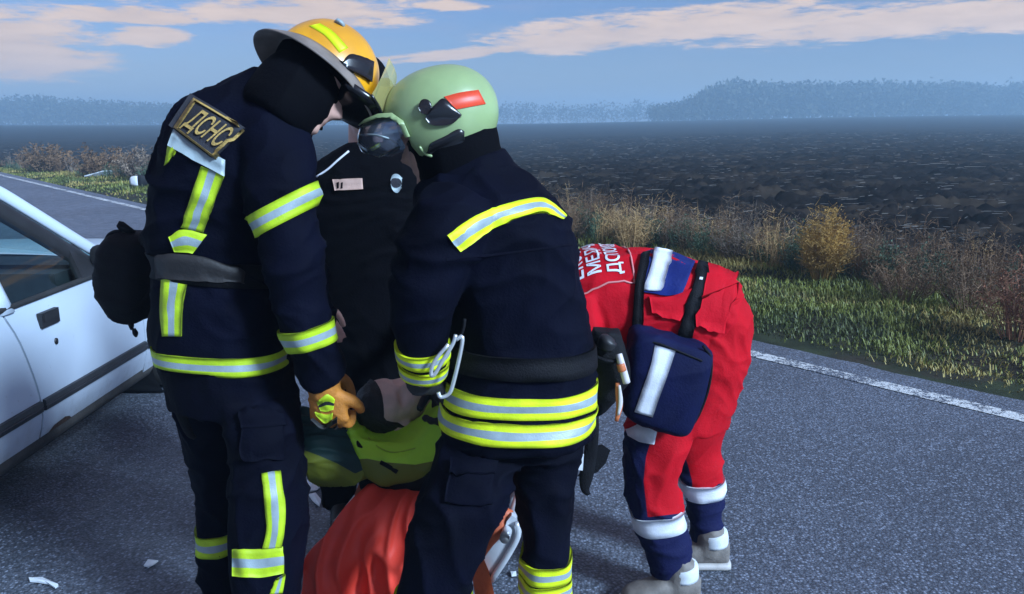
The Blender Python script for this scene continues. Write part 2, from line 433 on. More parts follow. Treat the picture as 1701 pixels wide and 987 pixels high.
# ------------------------------------------------------------------ grass on the verge (stuff)
mg = [mat('grass_green', (0.135, 0.150, 0.022), 0.6, 0.45, 2.0), mat('grass_yellowed', (0.30, 0.235, 0.065), 0.65, 0.4, 2.0),
      mat('grass_dark', (0.075, 0.095, 0.018), 0.6, 0.4, 2.0)]
def blades(N, t0, t1, n0, n1, hf, seed, lod=1.0):
    g = np.random.default_rng(seed); T = g.uniform(t0, t1, N); Nn = g.uniform(n0, n1, N); V_, F_, MI = [], [], []
    for t, n in zip(T, Nn):
        p = rd(t, n); c = noise.noise(V((p.x*1.4, p.y*1.4, 5))); d = sstep(EDGE_N+.22, EDGE_N+.85, n+.3*noise.noise(V((t*1.3, n, 2))))
        if g.random() > d*(0.75+.6*c): continue
        h = hf*(.35+.65*g.random())*(1.9 if g.random() < .04 else 1)*(0.55+0.9*max(0, .5+c))*(.5+.5*d)*(1+.5*sstep(6.6, 7.4, n)); w = .0035*(1+.5*g.random())*lod; a = g.uniform(0, 6.283); ln = g.uniform(.2, 1.1)*h
        z = vz(t, n); ca, sa = math.cos(a), math.sin(a); b = len(V_)
        x, y = p.x, p.y
        V_ += [(x-sa*w, y+ca*w, z), (x+sa*w, y-ca*w, z), (x+ca*ln*.4+sa*w*.7, y+sa*ln*.4-ca*w*.7, z+h*.65), (x+ca*ln*.4-sa*w*.7, y+sa*ln*.4+ca*w*.7, z+h*.65), (x+ca*ln, y+sa*ln, z+h*.92)]
        F_ += [(b, b+1, b+2), (b, b+2, b+3), (b+3, b+2, b+4)]
        u = noise.noise(V((p.x*.8, p.y*.8, 9)))+.35*(g.random()-.5)-.5*(1-d)
        mi = 1 if u < -.22 else (2 if u > .28 else 0); MI += [mi]*3
    return V_, F_, MI
V1 = blades(110000, -4.5, 5.5, EDGE_N, 7.8, .062, 1, 1.0)
V2 = blades(42000, 5.5, 60, EDGE_N, 7.9, .085, 2, 2.6)
v = V1[0]+V2[0]; f = V1[1]+[tuple(i+len(V1[0]) for i in x) for x in V2[1]]
tag(mk_np('verge_grass', v, f, mg, smooth=False, mi=V1[2]+V2[2]), 'short green and yellowed grass along the road edge', 'grass', kind='stuff')

# ------------------------------------------------------------------ dry weeds between verge and field
mw = {'brown': mat('weed_brown', (0.15, 0.085, 0.042), 0.8, 0.4, 3.0), 'tan': mat('weed_tan', (0.34, 0.215, 0.09), 0.8, 0.4, 3.0),
      'ochre': mat('weed_ochre', (0.30, 0.17, 0.035), 0.75, 0.4, 3.0), 'grey': mat('weed_grey', (0.175, 0.13, 0.095), 0.8, 0.4, 3.0),
      'green': mat('weed_green', (0.045, 0.08, 0.04), 0.7, 0.4, 3.0), 'rust': mat('weed_rust', (0.20, 0.075, 0.035), 0.8, 0.4, 3.0)}
def stalk(V_, F_, p, q, w, side):
    """thin three-point stalk facing no one in particular"""
    b = len(V_); mid = (p+q)/2+V((side*.04, 0, 0))*(q-p).length
    d = (q-p).normalized(); s = d.cross(V((math.cos(side*9), math.sin(side*9), .2))).normalized()*w
    V_ += [p-s, p+s, mid+s*.8, mid-s*.8, q]; F_ += [(b, b+1, b+2), (b, b+2, b+3), (b+3, b+2, b+4)]
def weed(base, h, spread, nst, twigs, g, V_, F_, leaf=0.0, w=.0035):
    for i in range(nst):
        a = g.uniform(0, 6.283); r = spread*math.sqrt(g.random()); hh = h*(.55+.5*g.random())*(1-.35*(r/spread)**2)
        p = base+V((math.cos(a)*r*.35, math.sin(a)*r*.35, 0)); q = base+V((math.cos(a)*r, math.sin(a)*r, hh))
        stalk(V_, F_, p, q, w, g.uniform(-1, 1))
        for k in range(twigs):
            s = g.uniform(.25, .98); c = p.lerp(q, s); L = h*g.uniform(.08, .24)*(1.15-s*.5)
            e = c+V((g.normal(0, .8), g.normal(0, .8), g.uniform(.15, 1.0))).normalized()*L
            stalk(V_, F_, c, e, w*.6, g.uniform(-1, 1))
            if leaf:
                for m_ in range(3):
                    o = c.lerp(e, g.uniform(.3, 1)); n_ = V((g.normal(), g.normal(), g.normal())).normalized(); u = n_.orthogonal().normalized()*leaf*g.uniform(.5, 1.2); x_ = n_.cross(u)*.45
                    b = len(V_); V_ += [o-u, o+x_, o+u, o-x_]; F_ += [(b, b+1, b+2), (b, b+2, b+3)]
def bush_base(px, py, z=0.05): return gnd(px, py, z)
def bush(px, py, h, spread, nst, twigs, kind, label, seed, leaf=0.0, cat='bush', w=.0035, group=None):
    g = np.random.default_rng(seed); b = bush_base(px, py); t, n = tn(b.x, b.y); b.z = vz(t, min(n, 8.2))
    V_, F_ = [], []; weed(b, h, spread, nst, twigs, g, V_, F_, leaf, w)
    F_ = [x for x in F_]
    o = tag(mk('dry_bush', V_, F_, mw[kind], smooth=False), label, cat, group)
    V2_, F2_ = [], []                                     # a few stout woody stems at its foot
    for i in range(5):
        a = g.uniform(0, 6.28); stalk(V2_, F2_, b, b+V((math.cos(a)*spread*.3, math.sin(a)*spread*.3, h*.55)), w*1.8, g.uniform(-1, 1))
    mk('stem', V2_, F2_, mw['brown'], o, smooth=False)
    return o
G_ = 'dry bushes on the field edge'
bush(1365, 468, .74, .27, 95, 24, 'ochre', 'tall ochre yellow bush in the middle of the weeds at right', 21, .010, group=G_)
bush(1050, 420, .66, .30, 60, 18, 'tan', 'tan feathery bush just behind the bending medic, left of the ochre one', 22, .007, group=G_)
bush(940, 405, .62, .32, 50, 16, 'brown', 'brown bush close to the right shoulder of the pale helmeted firefighter', 23, .008, group=G_)
bush(1690, 560, .62, .30, 60, 18, 'rust', 'rusty orange bush cut off by the right edge of the view', 24, .008, group=G_)
bush(1225, 440, .52, .34, 60, 16, 'grey', 'grey brown twiggy bush between the tan bush and the ochre bush', 25, .006, group=G_)
bush(1500, 500, .50, .36, 60, 16, 'brown', 'low dark brown bush right of the tall ochre bush', 26, .007, group=G_)
bush(1610, 520, .48, .34, 55, 16, 'brown', 'low brown bush next to the rusty one at the right edge', 27, .007, group=G_)
# far bushes on the left, beyond the road
bush(78, 268, 1.25, 1.1, 60, 14, 'brown', 'dark far bush left of the gap above the white car', 31, .05, w=.02, group=G_)
bush(165, 280, 1.15, 1.2, 60, 14, 'brown', 'brown far bush above the flat piece of white debris', 32, .05, w=.018, group=G_)
bush(240, 290, 1.0, .9, 50, 14, 'grey', 'greyish far bush beside the left firefighter back', 33, .045, w=.016, group=G_)
# the rest of the weeds as one mass
g = np.random.default_rng(5); VV = {k: ([], []) for k in mw}
for i in range(640):
    t = g.uniform(-5, 9) if i < 560 else g.uniform(9, 60); n = 7.15+abs(g.normal(0, .55)); p = rd(t, n); p.z = vz(t, min(n, 8.5))
    big = 1.0+(t > 9)*.6; h = g.uniform(.36, .78)*big*(1-.25*sstep(7.9, 8.8, n)); u = noise.noise(V((t*.7, n, 4)))+.5*g.normal()*.5
    k = 'green' if n < 7.5 and g.random() < .55 else ('tan' if u > .35 else 'grey' if u > .1 else 'brown')
    weed(p, h*(.7 if k == 'green' else 1), g.uniform(.12, .24)*big, 13, 9 if t < 9 else 5, g, *VV[k], .012*big if k == 'green' else .007*big, .003*(1 if t < 9 else 3.5))
vv, ff, mi = [], [], []
for j, k in enumerate(mw):
    b = len(vv); vv += VV[k][0]; ff += [tuple(i+b for i in x) for x in VV[k][1]]; mi += [j]*len(VV[k][1])
tag(mk_np('verge_weeds', [tuple(p) for p in vv], ff, list(mw.values()), smooth=False, mi=mi), 'tangle of dry brown weeds and green nettles between grass and field', 'weeds', kind='stuff')

# ------------------------------------------------------------------ far shelter belts (stuff: woods that read as one mass)
m_leaf = mat('far_foliage', (0.040, 0.045, 0.028), 0.8, 0.4, .2); m_bark = mat('far_bark', (0.05, 0.04, 0.032), 0.85, 0.3, 1.0)
def belt(label, samples, depth, rows, gap, seed, dens=130):
    """samples: (px, top_py) skyline; trees stand at the given distance, as tall as that makes them"""
    g = np.random.default_rng(seed); V_, F_, MI = [], [], []
    xs = [s[0] for s in samples]; ys = [s[1] for s in samples]
    X0, X1 = at(xs[0], 200, depth).x, at(xs[-1], 200, depth).x
    n = int((X1-X0)/gap)
    for r in range(rows):
        for i in range(n):
            x = X0+(i+.5+g.uniform(-.5, .5))*gap; y = depth+r*5+g.uniform(-2.5, 2.5)
            px = W0/2+x/y*FPX/math.cos(PITCH)
            top = float(np.interp(px, xs, ys)); zt = at(px, top, y).z; z0 = land(x, y)-.2
            H = (zt-z0)*(1 if g.random() < .4 else g.uniform(.86, 1.0))
            if H < 1.5: continue
            cw = H*g.uniform(.26, .38)+1.0; b = len(V_); tw = .014*H
            V_ += [(x-tw, y, z0), (x+tw, y, z0), (x, y+tw, z0), (x, y, z0+H*.8)]; F_ += [(b, b+1, b+3), (b+1, b+2, b+3), (b+2, b, b+3)]; MI += [1]*3
            m_ = dens
            d = g.normal(size=(m_, 3)); d /= np.linalg.norm(d, axis=1)[:, None]; rad = g.random(m_)**.45
            c = d*rad[:, None]*np.array([cw, cw, H*.5])+np.array([x, y, z0+H*.5]); c[:, 2] += g.normal(0, .04*H, m_)
            s = H*.055*g.uniform(.5, 1.3, m_)
            for k in range(m_):
                a = g.normal(size=3); a /= np.linalg.norm(a); e = np.cross(a, g.normal(size=3)); e /= np.linalg.norm(e); o = c[k]; b = len(V_)
                V_ += [tuple(o+a*s[k]), tuple(o-a*s[k]*.6+e*s[k]), tuple(o-a*s[k]*.6-e*s[k])]; F_.append((b, b+1, b+2)); MI.append(0)
    o = mk_np('shelter_belt', V_, F_, [m_leaf, m_bark], smooth=False, mi=MI); return tag(o, label, 'trees', kind='stuff')
belt('tall dense hazy wood on the skyline at right', [(1090, 172), (1130, 166), (1165, 150), (1190, 134), (1215, 131), (1300, 136), (1450, 133), (1600, 134), (1635, 137), (1648, 152), (1665, 136), (1750, 134), (1900, 138)], 290, 4, 2.6, 3, 230)
belt('thin low row of hazy trees on the skyline in the middle', [(560, 172), (700, 170), (800, 172), (850, 168), (885, 166), (900, 174), (925, 166), (960, 172), (1010, 164), (1030, 172), (1065, 163), (1100, 172), (1130, 174)], 420, 2, 4.0, 4, 90)
belt('low hazy wood on the skyline at left', [(-200, 162), (0, 161), (30, 158), (80, 155), (100, 163), (160, 162), (230, 168), (300, 170), (420, 170), (570, 172)], 360, 4, 3.2, 6)
# ================================================================== WHITE CAR at left, nose away from the camera
XC = -2.77; HWB = 0.85
m_white = mat('car_white_paint', (0.50, 0.58, 0.67), 0.32, 0.05, 2.2, 0.02, 6, spec=0.5, coat=0.6, col2=(0.44, 0.50, 0.58), dirt=(0.12, 0.105, 0.09))
m_black = mat('black_plastic', (0.012, 0.012, 0.014), 0.5, 0.3, 12, 0.1, 80)
m_rubber = mat('rubber', (0.016, 0.016, 0.017), 0.75, 0.3, 12, 0.2, 60)
m_trim = mat('trim_strip', (0.020, 0.021, 0.024), 0.42, 0.3, 9, 0.1, 50)
m_trimhi = mat('trim_highlight', (0.16, 0.17, 0.18), 0.35, 0.2, 9)
m_rust = mat('rusty_seam', (0.050, 0.026, 0.016), 0.85, 0.5, 14, 0.4, 60)
m_sill = mat('dirty_sill', (0.05, 0.046, 0.042), 0.8, 0.5, 7, 0.3, 40)
m_int = mat('car_interior_cloth', (0.030, 0.032, 0.036), 0.85, 0.3, 20, 0.2, 90)
m_dash = mat('dashboard', (0.02, 0.021, 0.024), 0.6, 0.3, 20)
m_steel = mat('steel', (0.42, 0.43, 0.45), 0.35, 0.15, 20, 0.1, 60, metal=1.0)
m_glass = glass('car_glass', (0.62, 0.80, 0.80), 1.0)
m_lamp = glass('lamp_glass', (0.85, 0.87, 0.88), 1.2, 0.05, 0.3, (.6, .6, .62))
m_redl = mat('tail_lamp_red', (0.30, 0.01, 0.01), 0.2, 0.1, 20, coat=.5)
car = empty('parked_car', (XC, 3.1, 0), 'white saloon car with dark side trim standing left of the group', 'car')
def hw(Y, z):
    b = HWB-0.035*sstep(.34, .17, z)*1.0+0.003*math.sin((z-.25)*8)-.03*sstep(.62, .84, z)
    return b-.10*sstep(4.75, 5.35, Y)**2-.07*sstep(1.5, .85, Y)**2
def side_pt(Y, z, s): return V((XC+s*hw(Y, z), Y, z))
WF, WR, WRAD = 4.46, 1.86, 0.335
def arch(Y):
    for c in (WF, WR):
        if abs(Y-c) < WRAD: return 0.29+math.sqrt(WRAD**2-(Y-c)**2)
    return 0
def panel(name, y0, y1, z0, z1, s, ny=14, nz=12, mt=None, parent=car, usearch=False, lip=.012):
    """sheet-metal panel that follows the body side, its edges turned in"""
    v, f = [], []
    for i in range(ny+1):
        for j in range(nz+1):
            tz = j/nz; za = z0+(z1-z0)*tz; Y = y0(za)+(y1(za)-y0(za))*i/ny
            lo = max(z0, arch(Y)) if usearch else z0
            z = lo+(z1-lo)*tz; v.append(side_pt(Y, z, s))
    n = nz+1
    f = [(i*n+j, i*n+n+j, i*n+n+j+1, i*n+j+1) for i in range(ny) for j in range(nz)]
    rim = [j for j in range(n)]+[i*n+nz for i in range(1, ny+1)]+[ny*n+j for j in range(nz-1, -1, -1)]+[i*n for i in range(ny-1, 0, -1)]
    m_ = len(rim); b = len(v); v += [v[k].copy() for k in rim]; v += [v[k]-V((s*lip*2, 0, 0)) for k in rim]
    f += [(b+k, b+(k+1) % m_, b+m_+(k+1) % m_, b+m_+k) for k in range(m_)]
    return mk(name, v, f, mt or m_white, parent)
def seamR(z): return 3.045-.10*sstep(.35, .82, z)-.03*sstep(.7, .85, z)
def const(y): return lambda z: y
for s in (1, -1):
    panel('front_fender', const(3.985), const(5.3), .215, .80, s, 34, 12, usearch=True)
    panel('rear_fender', const(.92), const(2.17), .24, .86, s, 34, 12, usearch=True)
    d = panel('front_door', lambda z: seamR(z)+.006, const(3.975), .235, .80, s)
    d2 = panel('rear_door', const(2.18), lambda z: seamR(z)-.006, .235, .80, s)
    # handle, lock and rubbing strip on each door
    for dd, y0, y1, hy in ((d, seamR(.37)+.01, 3.965, 3.13), (d2, 2.19, seamR(.37)-.01, 2.27)):
        x = XC+s*hw(hy, .70)
        a, b = box((x+s*.006, hy+.05, .712), (.020, .125, .062)); c_, e_ = box((x+s*.017, hy+.05, .722), (.010, .105, .030))
        mk('handle', *join((a, b), (c_, e_)), m_black, dd, False)
        lk = skin_rings([ell(V((XC+s*(hw(hy, .6)+o), hy+.07, .605)), V((0, .011, 0)), V((0, 0, .014)), 12) for o in (-.01, .005)]); mk('lock', *lk, m_black, dd)
        st = []
        for k in range(13):
            Y = y0+(y1-y0)*k/12; q = []
            for dz, dx in ((-.024, .0), (-.022, .012), (-.004, .016), (.0, .012), (.004, .016), (.022, .012), (.024, .0), (0, -.006)):
                q.append(V((XC+s*(hw(Y, .375+dz)+dx), Y, .375+dz+.012*(Y-3)*-.6)))
            st.append(q)
        mk('rubbing_strip', *skin_rings(st), m_trim, dd, False)
    st = []
    for Y in (3.995, 4.06, 4.12): st.append([V((XC+s*(hw(Y, .375)+dx), Y, .365+dz)) for dz, dx in ((-.024, 0), (-.02, .013), (.02, .013), (.024, 0), (0, -.006))])
    mk('rubbing_strip', *skin_rings(st), m_trim, car, False)
    v, f = [], []                                        # sill under the doors
    for k in range(20):
        Y = 2.19+(4.1-2.19)*k/19
        v += [V((XC+s*(hw(Y, .24)-.012), Y, .236)), V((XC+s*(hw(Y, .2)+.004), Y, .205)), V((XC+s*(hw(Y, .2)-.02), Y, .168)), V((XC+s*.6, Y, .165))]
    f = [(i*4+j, i*4+4+j, i*4+5+j, i*4+1+j) for i in range(19) for j in range(3)]
    mk('sill', v, f, m_sill, car)
    # rust blister and jacking notch at the foot of the door
    pts = [(3.10, .236), (3.14, .256), (3.22, .262), (3.26, .250), (3.28, .234)]
    v = [V((XC+s*(hw(y, z)+.003), y, z)) for y, z in pts]; mk('rust_patch', v, [tuple(range(5))], m_rust, d, False)
    # dark shell behind the shut lines
    v, f = [], []
    for Y in np.linspace(.98, 5.2, 50):
        for z in (.25, .4, .6, .78):
            zz = max(z, min(.79, arch(Y)+.012)); v.append(V((XC+s*(hw(Y, zz)-.022), Y, zz)))
    f = [(i*4+j, i*4+4+j, i*4+5+j, i*4+1+j) for i in range(49) for j in range(3)]
    mk('inner_shell', v, f, m_rust if s > 0 else m_int, car)
    # wheel wells
    for c in (WF, WR):
        rg = []
        for o in (.0, -.26):
            rg.append([V((XC+s*(.80+o), c+math.cos(t)*(WRAD+.01), .29+math.sin(t)*(WRAD+.01))) for t in np.linspace(0, 2*math.pi, 25)[:-1]])
        v, f = skin_rings(rg, False); v.append(V((XC+s*.53, c, .29))); k = len(v)-1; f += [(24+j, 24+(j+1) % 24, k) for j in range(24)]
        mk('wheel_well', v, f, m_black, car)
def grid_surf(name, rows, mt, parent=car, thick=0.0):
    n = len(rows[0]); v = [p for r in rows for p in r]
    f = [(i*n+j, i*n+j+1, i*n+n+j+1, i*n+n+j) for i in range(len(rows)-1) for j in range(n-1)]
    return mk(name, v, f, mt, parent)
def deck(name, prof, inset=0.0, mt=None, crown=.03):
    """bonnet, boot and nose: profile (Y, z) swept across the car"""
    rows = []
    for Y, z in crom(prof, 5):
        h = hw(Y, min(z, .80))-inset; rows.append([V((XC+h*u, Y, z-crown*abs(u)**3)) for u in np.linspace(-1, 1, 17)])
    return grid_surf(name, rows, mt or m_white)
deck('bonnet', [(3.82, .875), (4.2, .86), (4.7, .82), (5.1, .765), (5.28, .72)])
deck('boot_lid', [(1.52, .90), (1.25, .905), (1.0, .895), (.92, .86)])
deck('nose', [(5.28, .72), (5.33, .66), (5.335, .55)], .005)
deck('tail', [(.92, .86), (.89, .7), (.90, .5)], .005)
v, f = box((XC, 5.34, .43), (1.60, .16, .22)); mk('front_bumper', *(v, f), m_black, car, False)
v, f = box((XC, .90, .43), (1.62, .16, .24)); mk('rear_bumper', *(v, f), m_black, car, False)
for s in (1, -1):
    v, f = box((XC+s*.58, 5.335, .62), (.34, .03, .13)); mk('headlight', v, f, m_lamp, car, False)
    v, f = box((XC+s*.60, .885, .68), (.36, .03, .16)); mk('tail_light', v, f, m_redl, car, False)
# greenhouse
def G(Y, z, s): return V((XC+s*(.825-.235*max(0, (z-.79)/.54)**1.15), Y, z))
A_ = [(3.80, .845), (3.60, .985), (3.42, 1.12), (3.26, 1.235), (3.10, 1.30)]
for s in (1, -1):
    pil = [(G(y, z, s), .030) for y, z in A_]+[(G(2.7, 1.335, s), .032), (G(2.1, 1.325, s), .032), (G(1.85, 1.27, s), .034), (G(1.62, 1.07, s), .045), (G(1.42, .88, s), .06)]
    mk('roof_pillar', *tube(pil, n=10, steps=4, ref=V((1, 0, 0)), flat=.6), m_white, car)
    inn = [(G(y-.075, z-.055, s)-V((s*.01, 0, 0)), .042) for y, z in A_]+[(G(2.9, 1.275, s), .03)]
    mk('window_frame', *tube(inn, n=10, steps=4, ref=V((1, 0, 0)), flat=.5), m_black, car)
    for yb, yt in ((2.955, 2.965),): mk('centre_pillar', *tube([(G(yb, .78, s), .042), (G((yb+yt)/2, 1.05, s), .038), (G(yt, 1.30, s), .034)], n=10, ref=V((1, 0, 0)), flat=.4), m_white, car)
    wb = tube([(G(2.2, .802, s), .012), (G(3.0, .802, s), .012), (G(3.68, .808, s), .014)], n=8, ref=V((1, 0, 0))); mk('window_seal', *wb, m_rubber, car)
    tri = [G(3.70, .815, s), G(3.50, .815, s), G(3.505, .955, s), G(3.56, .965, s)]; tri = [p+V((s*.012, 0, 0)) for p in tri]
    mk('mirror_corner', tri+[p-V((s*.03, 0, 0)) for p in tri], [(0, 1, 2, 3), (4, 7, 6, 5), (0, 4, 5, 1), (1, 5, 6, 2), (2, 6, 7, 3), (3, 7, 4, 0)], m_black, car, False)
    mc = G(3.62, .90, s)+V((s*.11, .02, 0)); mk('mirror', *skin_rings([ell(mc+V((0, o, 0)), V((.085*k, 0, 0)), V((0, 0, .055*k)), 16, 3) for o, k in ((-.03, .96), (-.028, 1), (.02, .9), (.06, .5))]), m_black, car)
    rows = [[G(2.99+(3.70-2.99)*u*(1 if k == 0 else 1), 0, s) for u in (0, 1)] for k in (0, 1)]
    gp = []
    for z in np.linspace(.80, 1.27, 7):
        ymax = np.interp(z, [.80, .845, 1.235, 1.27], [3.74, 3.74, 3.20, 3.10]); gp.append([G(2.98+(ymax-2.98)*u, z, s)-V((s*.008, 0, 0)) for u in np.linspace(0, 1, 5)])
    grid_surf('window_pane', gp, m_glass)
    gp = []
    for z in np.linspace(.80, 1.28, 7):
        ymin = np.interp(z, [.80, .9, 1.28], [1.55, 1.52, 1.95]); gp.append([G(ymin+(2.93-ymin)*u, z, s)-V((s*.008, 0, 0)) for u in np.linspace(0, 1, 5)])
    grid_surf('rear_window_pane', gp, m_glass)
def cross(Y, z, k=1.0, crown=.03): 
    h = .825-.235*max(0, (z-.79)/.54)**1.15; return [V((XC+h*u*k, Y+.05*(u*u)*(-1 if Y > 2.6 else 1), z+crown*(1-u*u))) for u in np.linspace(-1, 1, 11)]
grid_surf('windscreen', [cross(y+.03, z, .98, .02) for y, z in ((3.82, .86), (3.6, 1.0), (3.35, 1.18), (3.12, 1.31))], m_glass)
grid_surf('rear_screen', [cross(y, z, .96, .02) for y, z in ((1.47, .90), (1.68, 1.1), (1.92, 1.29))], m_glass)
grid_surf('roof', [cross(y, z, 1.0, .045) for y, z in ((3.12, 1.31), (2.95, 1.335), (2.5, 1.345), (2.1, 1.33), (1.9, 1.285))], m_white)
# inside
v, f = box((XC, 3.63, .74), (1.5, .42, .22)); v2, f2 = box((XC, 3.70, .84), (1.46, .26, .05)); mk('dashboard', *join((v, f), (v2, f2)), m_dash, car, False)
v, f = box((XC, 2.5, .30), (1.5, 2.6, .06)); mk('cabin_floor', v, f, m_int, car, False)
for s in (1, -1):
    x = XC+s*.38
    def seat_ring(c, w, t, n): return ell(V(c), V((w/2, 0, 0)), n*t/2, 18, 3.4)
    rg = [seat_ring((x, 2.62, .36), .46, .18, V((0, .3, 1)).normalized()), seat_ring((x, 2.85, .43), .50, .18, V((0, .1, 1))), seat_ring((x, 3.1, .45), .46, .14, V((0, .1, 1)))]
    bk = [seat_ring((x, 2.66, .42), .48, .2, V((0, 1, .2))), seat_ring((x, 2.56, .75), .5, .18, V((0, 1, .25))), seat_ring((x, 2.47, 1.0), .40, .13, V((0, 1, .25)))]
    hd = [seat_ring((x, 2.46, 1.02), .2, .08, V((0, 1, .2))), seat_ring((x, 2.44, 1.1), .26, .1, V((0, 1, .2))), seat_ring((x, 2.42, 1.17), .2, .07, V((0, 1, .2)))]
    mk('front_seat', *join(skin_rings(rg), skin_rings(bk), skin_rings(hd)), m_int, car)
rg = [ell(V((XC, 1.9, .40)), V((.62, 0, 0)), V((0, 0, .12)), 18, 4), ell(V((XC, 2.3, .44)), V((.64, 0, 0)), V((0, 0, .1)), 18, 4)]
bk = [ell(V((XC, 1.95, .42)), V((.62, 0, 0)), V((0, .1, .02)), 18, 4), ell(V((XC, 1.72, .92)), V((.58, 0, 0)), V((0, .07, .02)), 18, 4)]
mk('rear_seat', *join(skin_rings(rg), skin_rings(bk)), m_int, car)
sw = V((XC-.38, 3.34, .80)); n_ = V((0, -.9, .42)).normalized(); e1 = V((1, 0, 0)); e2 = n_.cross(e1)
rim = [sw+e1*math.cos(t)*.185+e2*math.sin(t)*.185 for t in np.linspace(0, 2*math.pi, 33)]
parts = [tube([(p, .013) for p in rim], n=8, steps=1, ref=n_), tube([(sw-e1*.18, .015), (sw, .03), (sw+e1*.18, .015)], n=8, ref=n_), tube([(sw, .03), (sw-n_*.3, .03)], n=8, ref=e1)]
mk('steering_wheel', *join(*parts), m_black, car)
def wheel(c, s):
    w = bpy.data.objects.new('wheel', None); w.location = c; sc.collection.objects.link(w); w.parent = car; w.matrix_parent_inverse = Matrix.Translation(car.location).inverted()
    prof = [(.19, -.08), (.27, -.09), (.295, -.07), (.30, 0), (.295, .07), (.27, .09), (.19, .08)]
    rg = [[c+V((s*b, a*math.cos(t), a*math.sin(t))) for a, b in prof] for t in np.linspace(0, 2*math.pi, 37)]
    n = len(prof); v = [p for r in rg for p in r]; f = [(i*n+j, i*n+j+1, i*n+n+j+1, i*n+n+j) for i in range(36) for j in range(n-1)]
    mk('tyre', v, f, m_rubber, w)
    prof = [(.195, .08), (.18, .05), (.15, .03), (.13, .045), (.06, .055), (.05, .075), (.001, .075)]
    rg = [[c+V((s*b, a*math.cos(t), a*math.sin(t))) for a, b in prof] for t in np.linspace(0, 2*math.pi, 37)]
    v = [p for r in rg for p in r]; f = [(i*n+j, i*n+j+1, i*n+n+j+1, i*n+n+j) for i in range(36) for j in range(n-1)]
    mk('rim', v, f, m_steel, w)
for s in (1, -1):
    for y in (WF, WR): wheel(V((XC+s*.735, y, .30)), s)
# ================================================================== PEOPLE: tools
m_skin = mat('skin', (0.58, 0.34, 0.27), 0.55, 0.15, 25, 0.1, 120)
m_eye = mat('eye', (0.03, 0.02, 0.015), 0.2, 0.2, 20)
m_navy = mat('firesuit_navy', (0.0008, 0.0013, 0.0068), 0.8, 0.35, 5, 0.25, 160, spec=0.08, sheen=0.0)
m_navy2 = mat('trousers_navy', (0.0007, 0.0011, 0.0062), 0.8, 0.35, 5, 0.25, 160, spec=0.08, sheen=0.0)
m_blackc = mat('black_cloth', (0.0008, 0.0008, 0.0022), 0.85, 0.3, 8, 0.25, 140, spec=0.08, sheen=0.0)
m_web = mat('black_webbing', (0.003, 0.003, 0.005), 0.7, 0.3, 40, 0.4, 220, spec=0.2)
m_lime = mat('fluorescent_yellow', (0.66, 0.78, 0.008), 0.6, 0.18, 18, 0.15, 200)
m_limeg = mat('fluorescent_lime', (0.40, 0.56, 0.010), 0.6, 0.20, 18, 0.15, 200)
m_silver = mat('reflective_silver', (0.26, 0.32, 0.34), 0.42, 0.16, 22, 0.15, 260, spec=0.6)
m_wtape = mat('white_tape', (0.66, 0.68, 0.74), 0.5, 0.08, 30, 0.15, 200)
m_gold = mat('gold_thread', (0.45, 0.29, 0.08), 0.6, 0.25, 60, 0.5, 300)
m_boot = mat('boot_leather', (0.008, 0.008, 0.009), 0.5, 0.3, 20, 0.2, 80)

def frame(F, U):
    F = F.normalized(); U = (U-F*U.dot(F)).normalized(); return F, U.cross(F), U          # forward, left, up
def interp(t, T): return float(np.interp(t, [a for a, b in T], [b for a, b in T]))
def head_shape(c, F, L, U, s=1.0, nz=46, na=56, ears=True):
    """a human head: chin to crown 0.24, origin between the ears"""
    fr = [(-.128, .035), (-.118, .078), (-.105, .090), (-.092, .088), (-.082, .082), (-.074, .089), (-.066, .0905), (-.060, .086), (-.054, .0925), (-.046, .089), (-.03, .086), (-.004, .080), (.012, .088), (.026, .094), (.05, .094), (.075, .083), (.096, .060), (.108, .034), (.114, .004)]
    bk = [(-.128, .01), (-.118, .012), (-.09, .045), (-.06, .072), (-.02, .090), (.03, .102), (.06, .097), (.085, .077), (.1, .055), (.108, .034), (.114, .004)]
    wd = [(-.128, .012), (-.118, .026), (-.105, .037), (-.085, .050), (-.05, .062), (-.015, .069), (.03, .075), (.06, .071), (.085, .056), (.1, .040), (.108, .026), (.114, .004)]
    rings = []
    for i in range(nz):
        z = -.128+.242*i/(nz-1); f_, b_, w_ = interp(z, fr), interp(z, bk), interp(z, wd); r = []
        for k in range(na):
            t = 2*math.pi*k/na; ct, stt = math.cos(t), math.sin(t)
            x = (f_ if ct > 0 else b_)*math.copysign(abs(ct)**.82, ct); y = w_*math.copysign(abs(stt)**.92, stt)
            if ct > 0:
                nh = interp(z, [(-.062, 0), (-.050, .004), (-.044, .018), (-.036, .027), (-.028, .025), (-.010, .015), (.008, .006), (.02, 0)]); nw = interp(z, [(-.05, .015), (-.036, .014), (-.01, .009), (.02, .008)])
                x += nh*math.exp(-(y/nw)**2)
                x -= .013*math.exp(-((abs(y)-.031)/.014)**2-((z+.002)/.011)**2)
                x += .006*math.exp(-((abs(y)-.03)/.02)**2-((z-.017)/.007)**2)
                x += .005*math.exp(-((abs(y)-.045)/.018)**2-((z+.035)/.016)**2)
            r.append(c+(F*x+L*y+U*z)*s)
        rings.append(r)
    parts = [skin_rings(rings)]
    for sg in ((1, -1) if ears else ()):
        e0 = c+(L*.073*sg+U*(-.012)-F*.008)*s
        parts.append(skin_rings([ell(e0+(L*sg*o-F*o*.6)*s, F*.018*k*s, U*.032*k*s, 12) for o, k in ((-.012, .7), (.004, .9), (.012, 1), (.016, .6))]))
    return parts
def eyes(parent, c, F, L, U, s=1.0):
    for sg in (1, -1):
        e = c+(F*.073+L*.031*sg-U*.002)*s
        mk('eye', *skin_rings([ell(e+F*(o*s), L*.011*k*s, U*.006*k*s, 12) for o, k in ((-.004, 1), (.003, .9), (.006, .4))]), m_eye, parent)
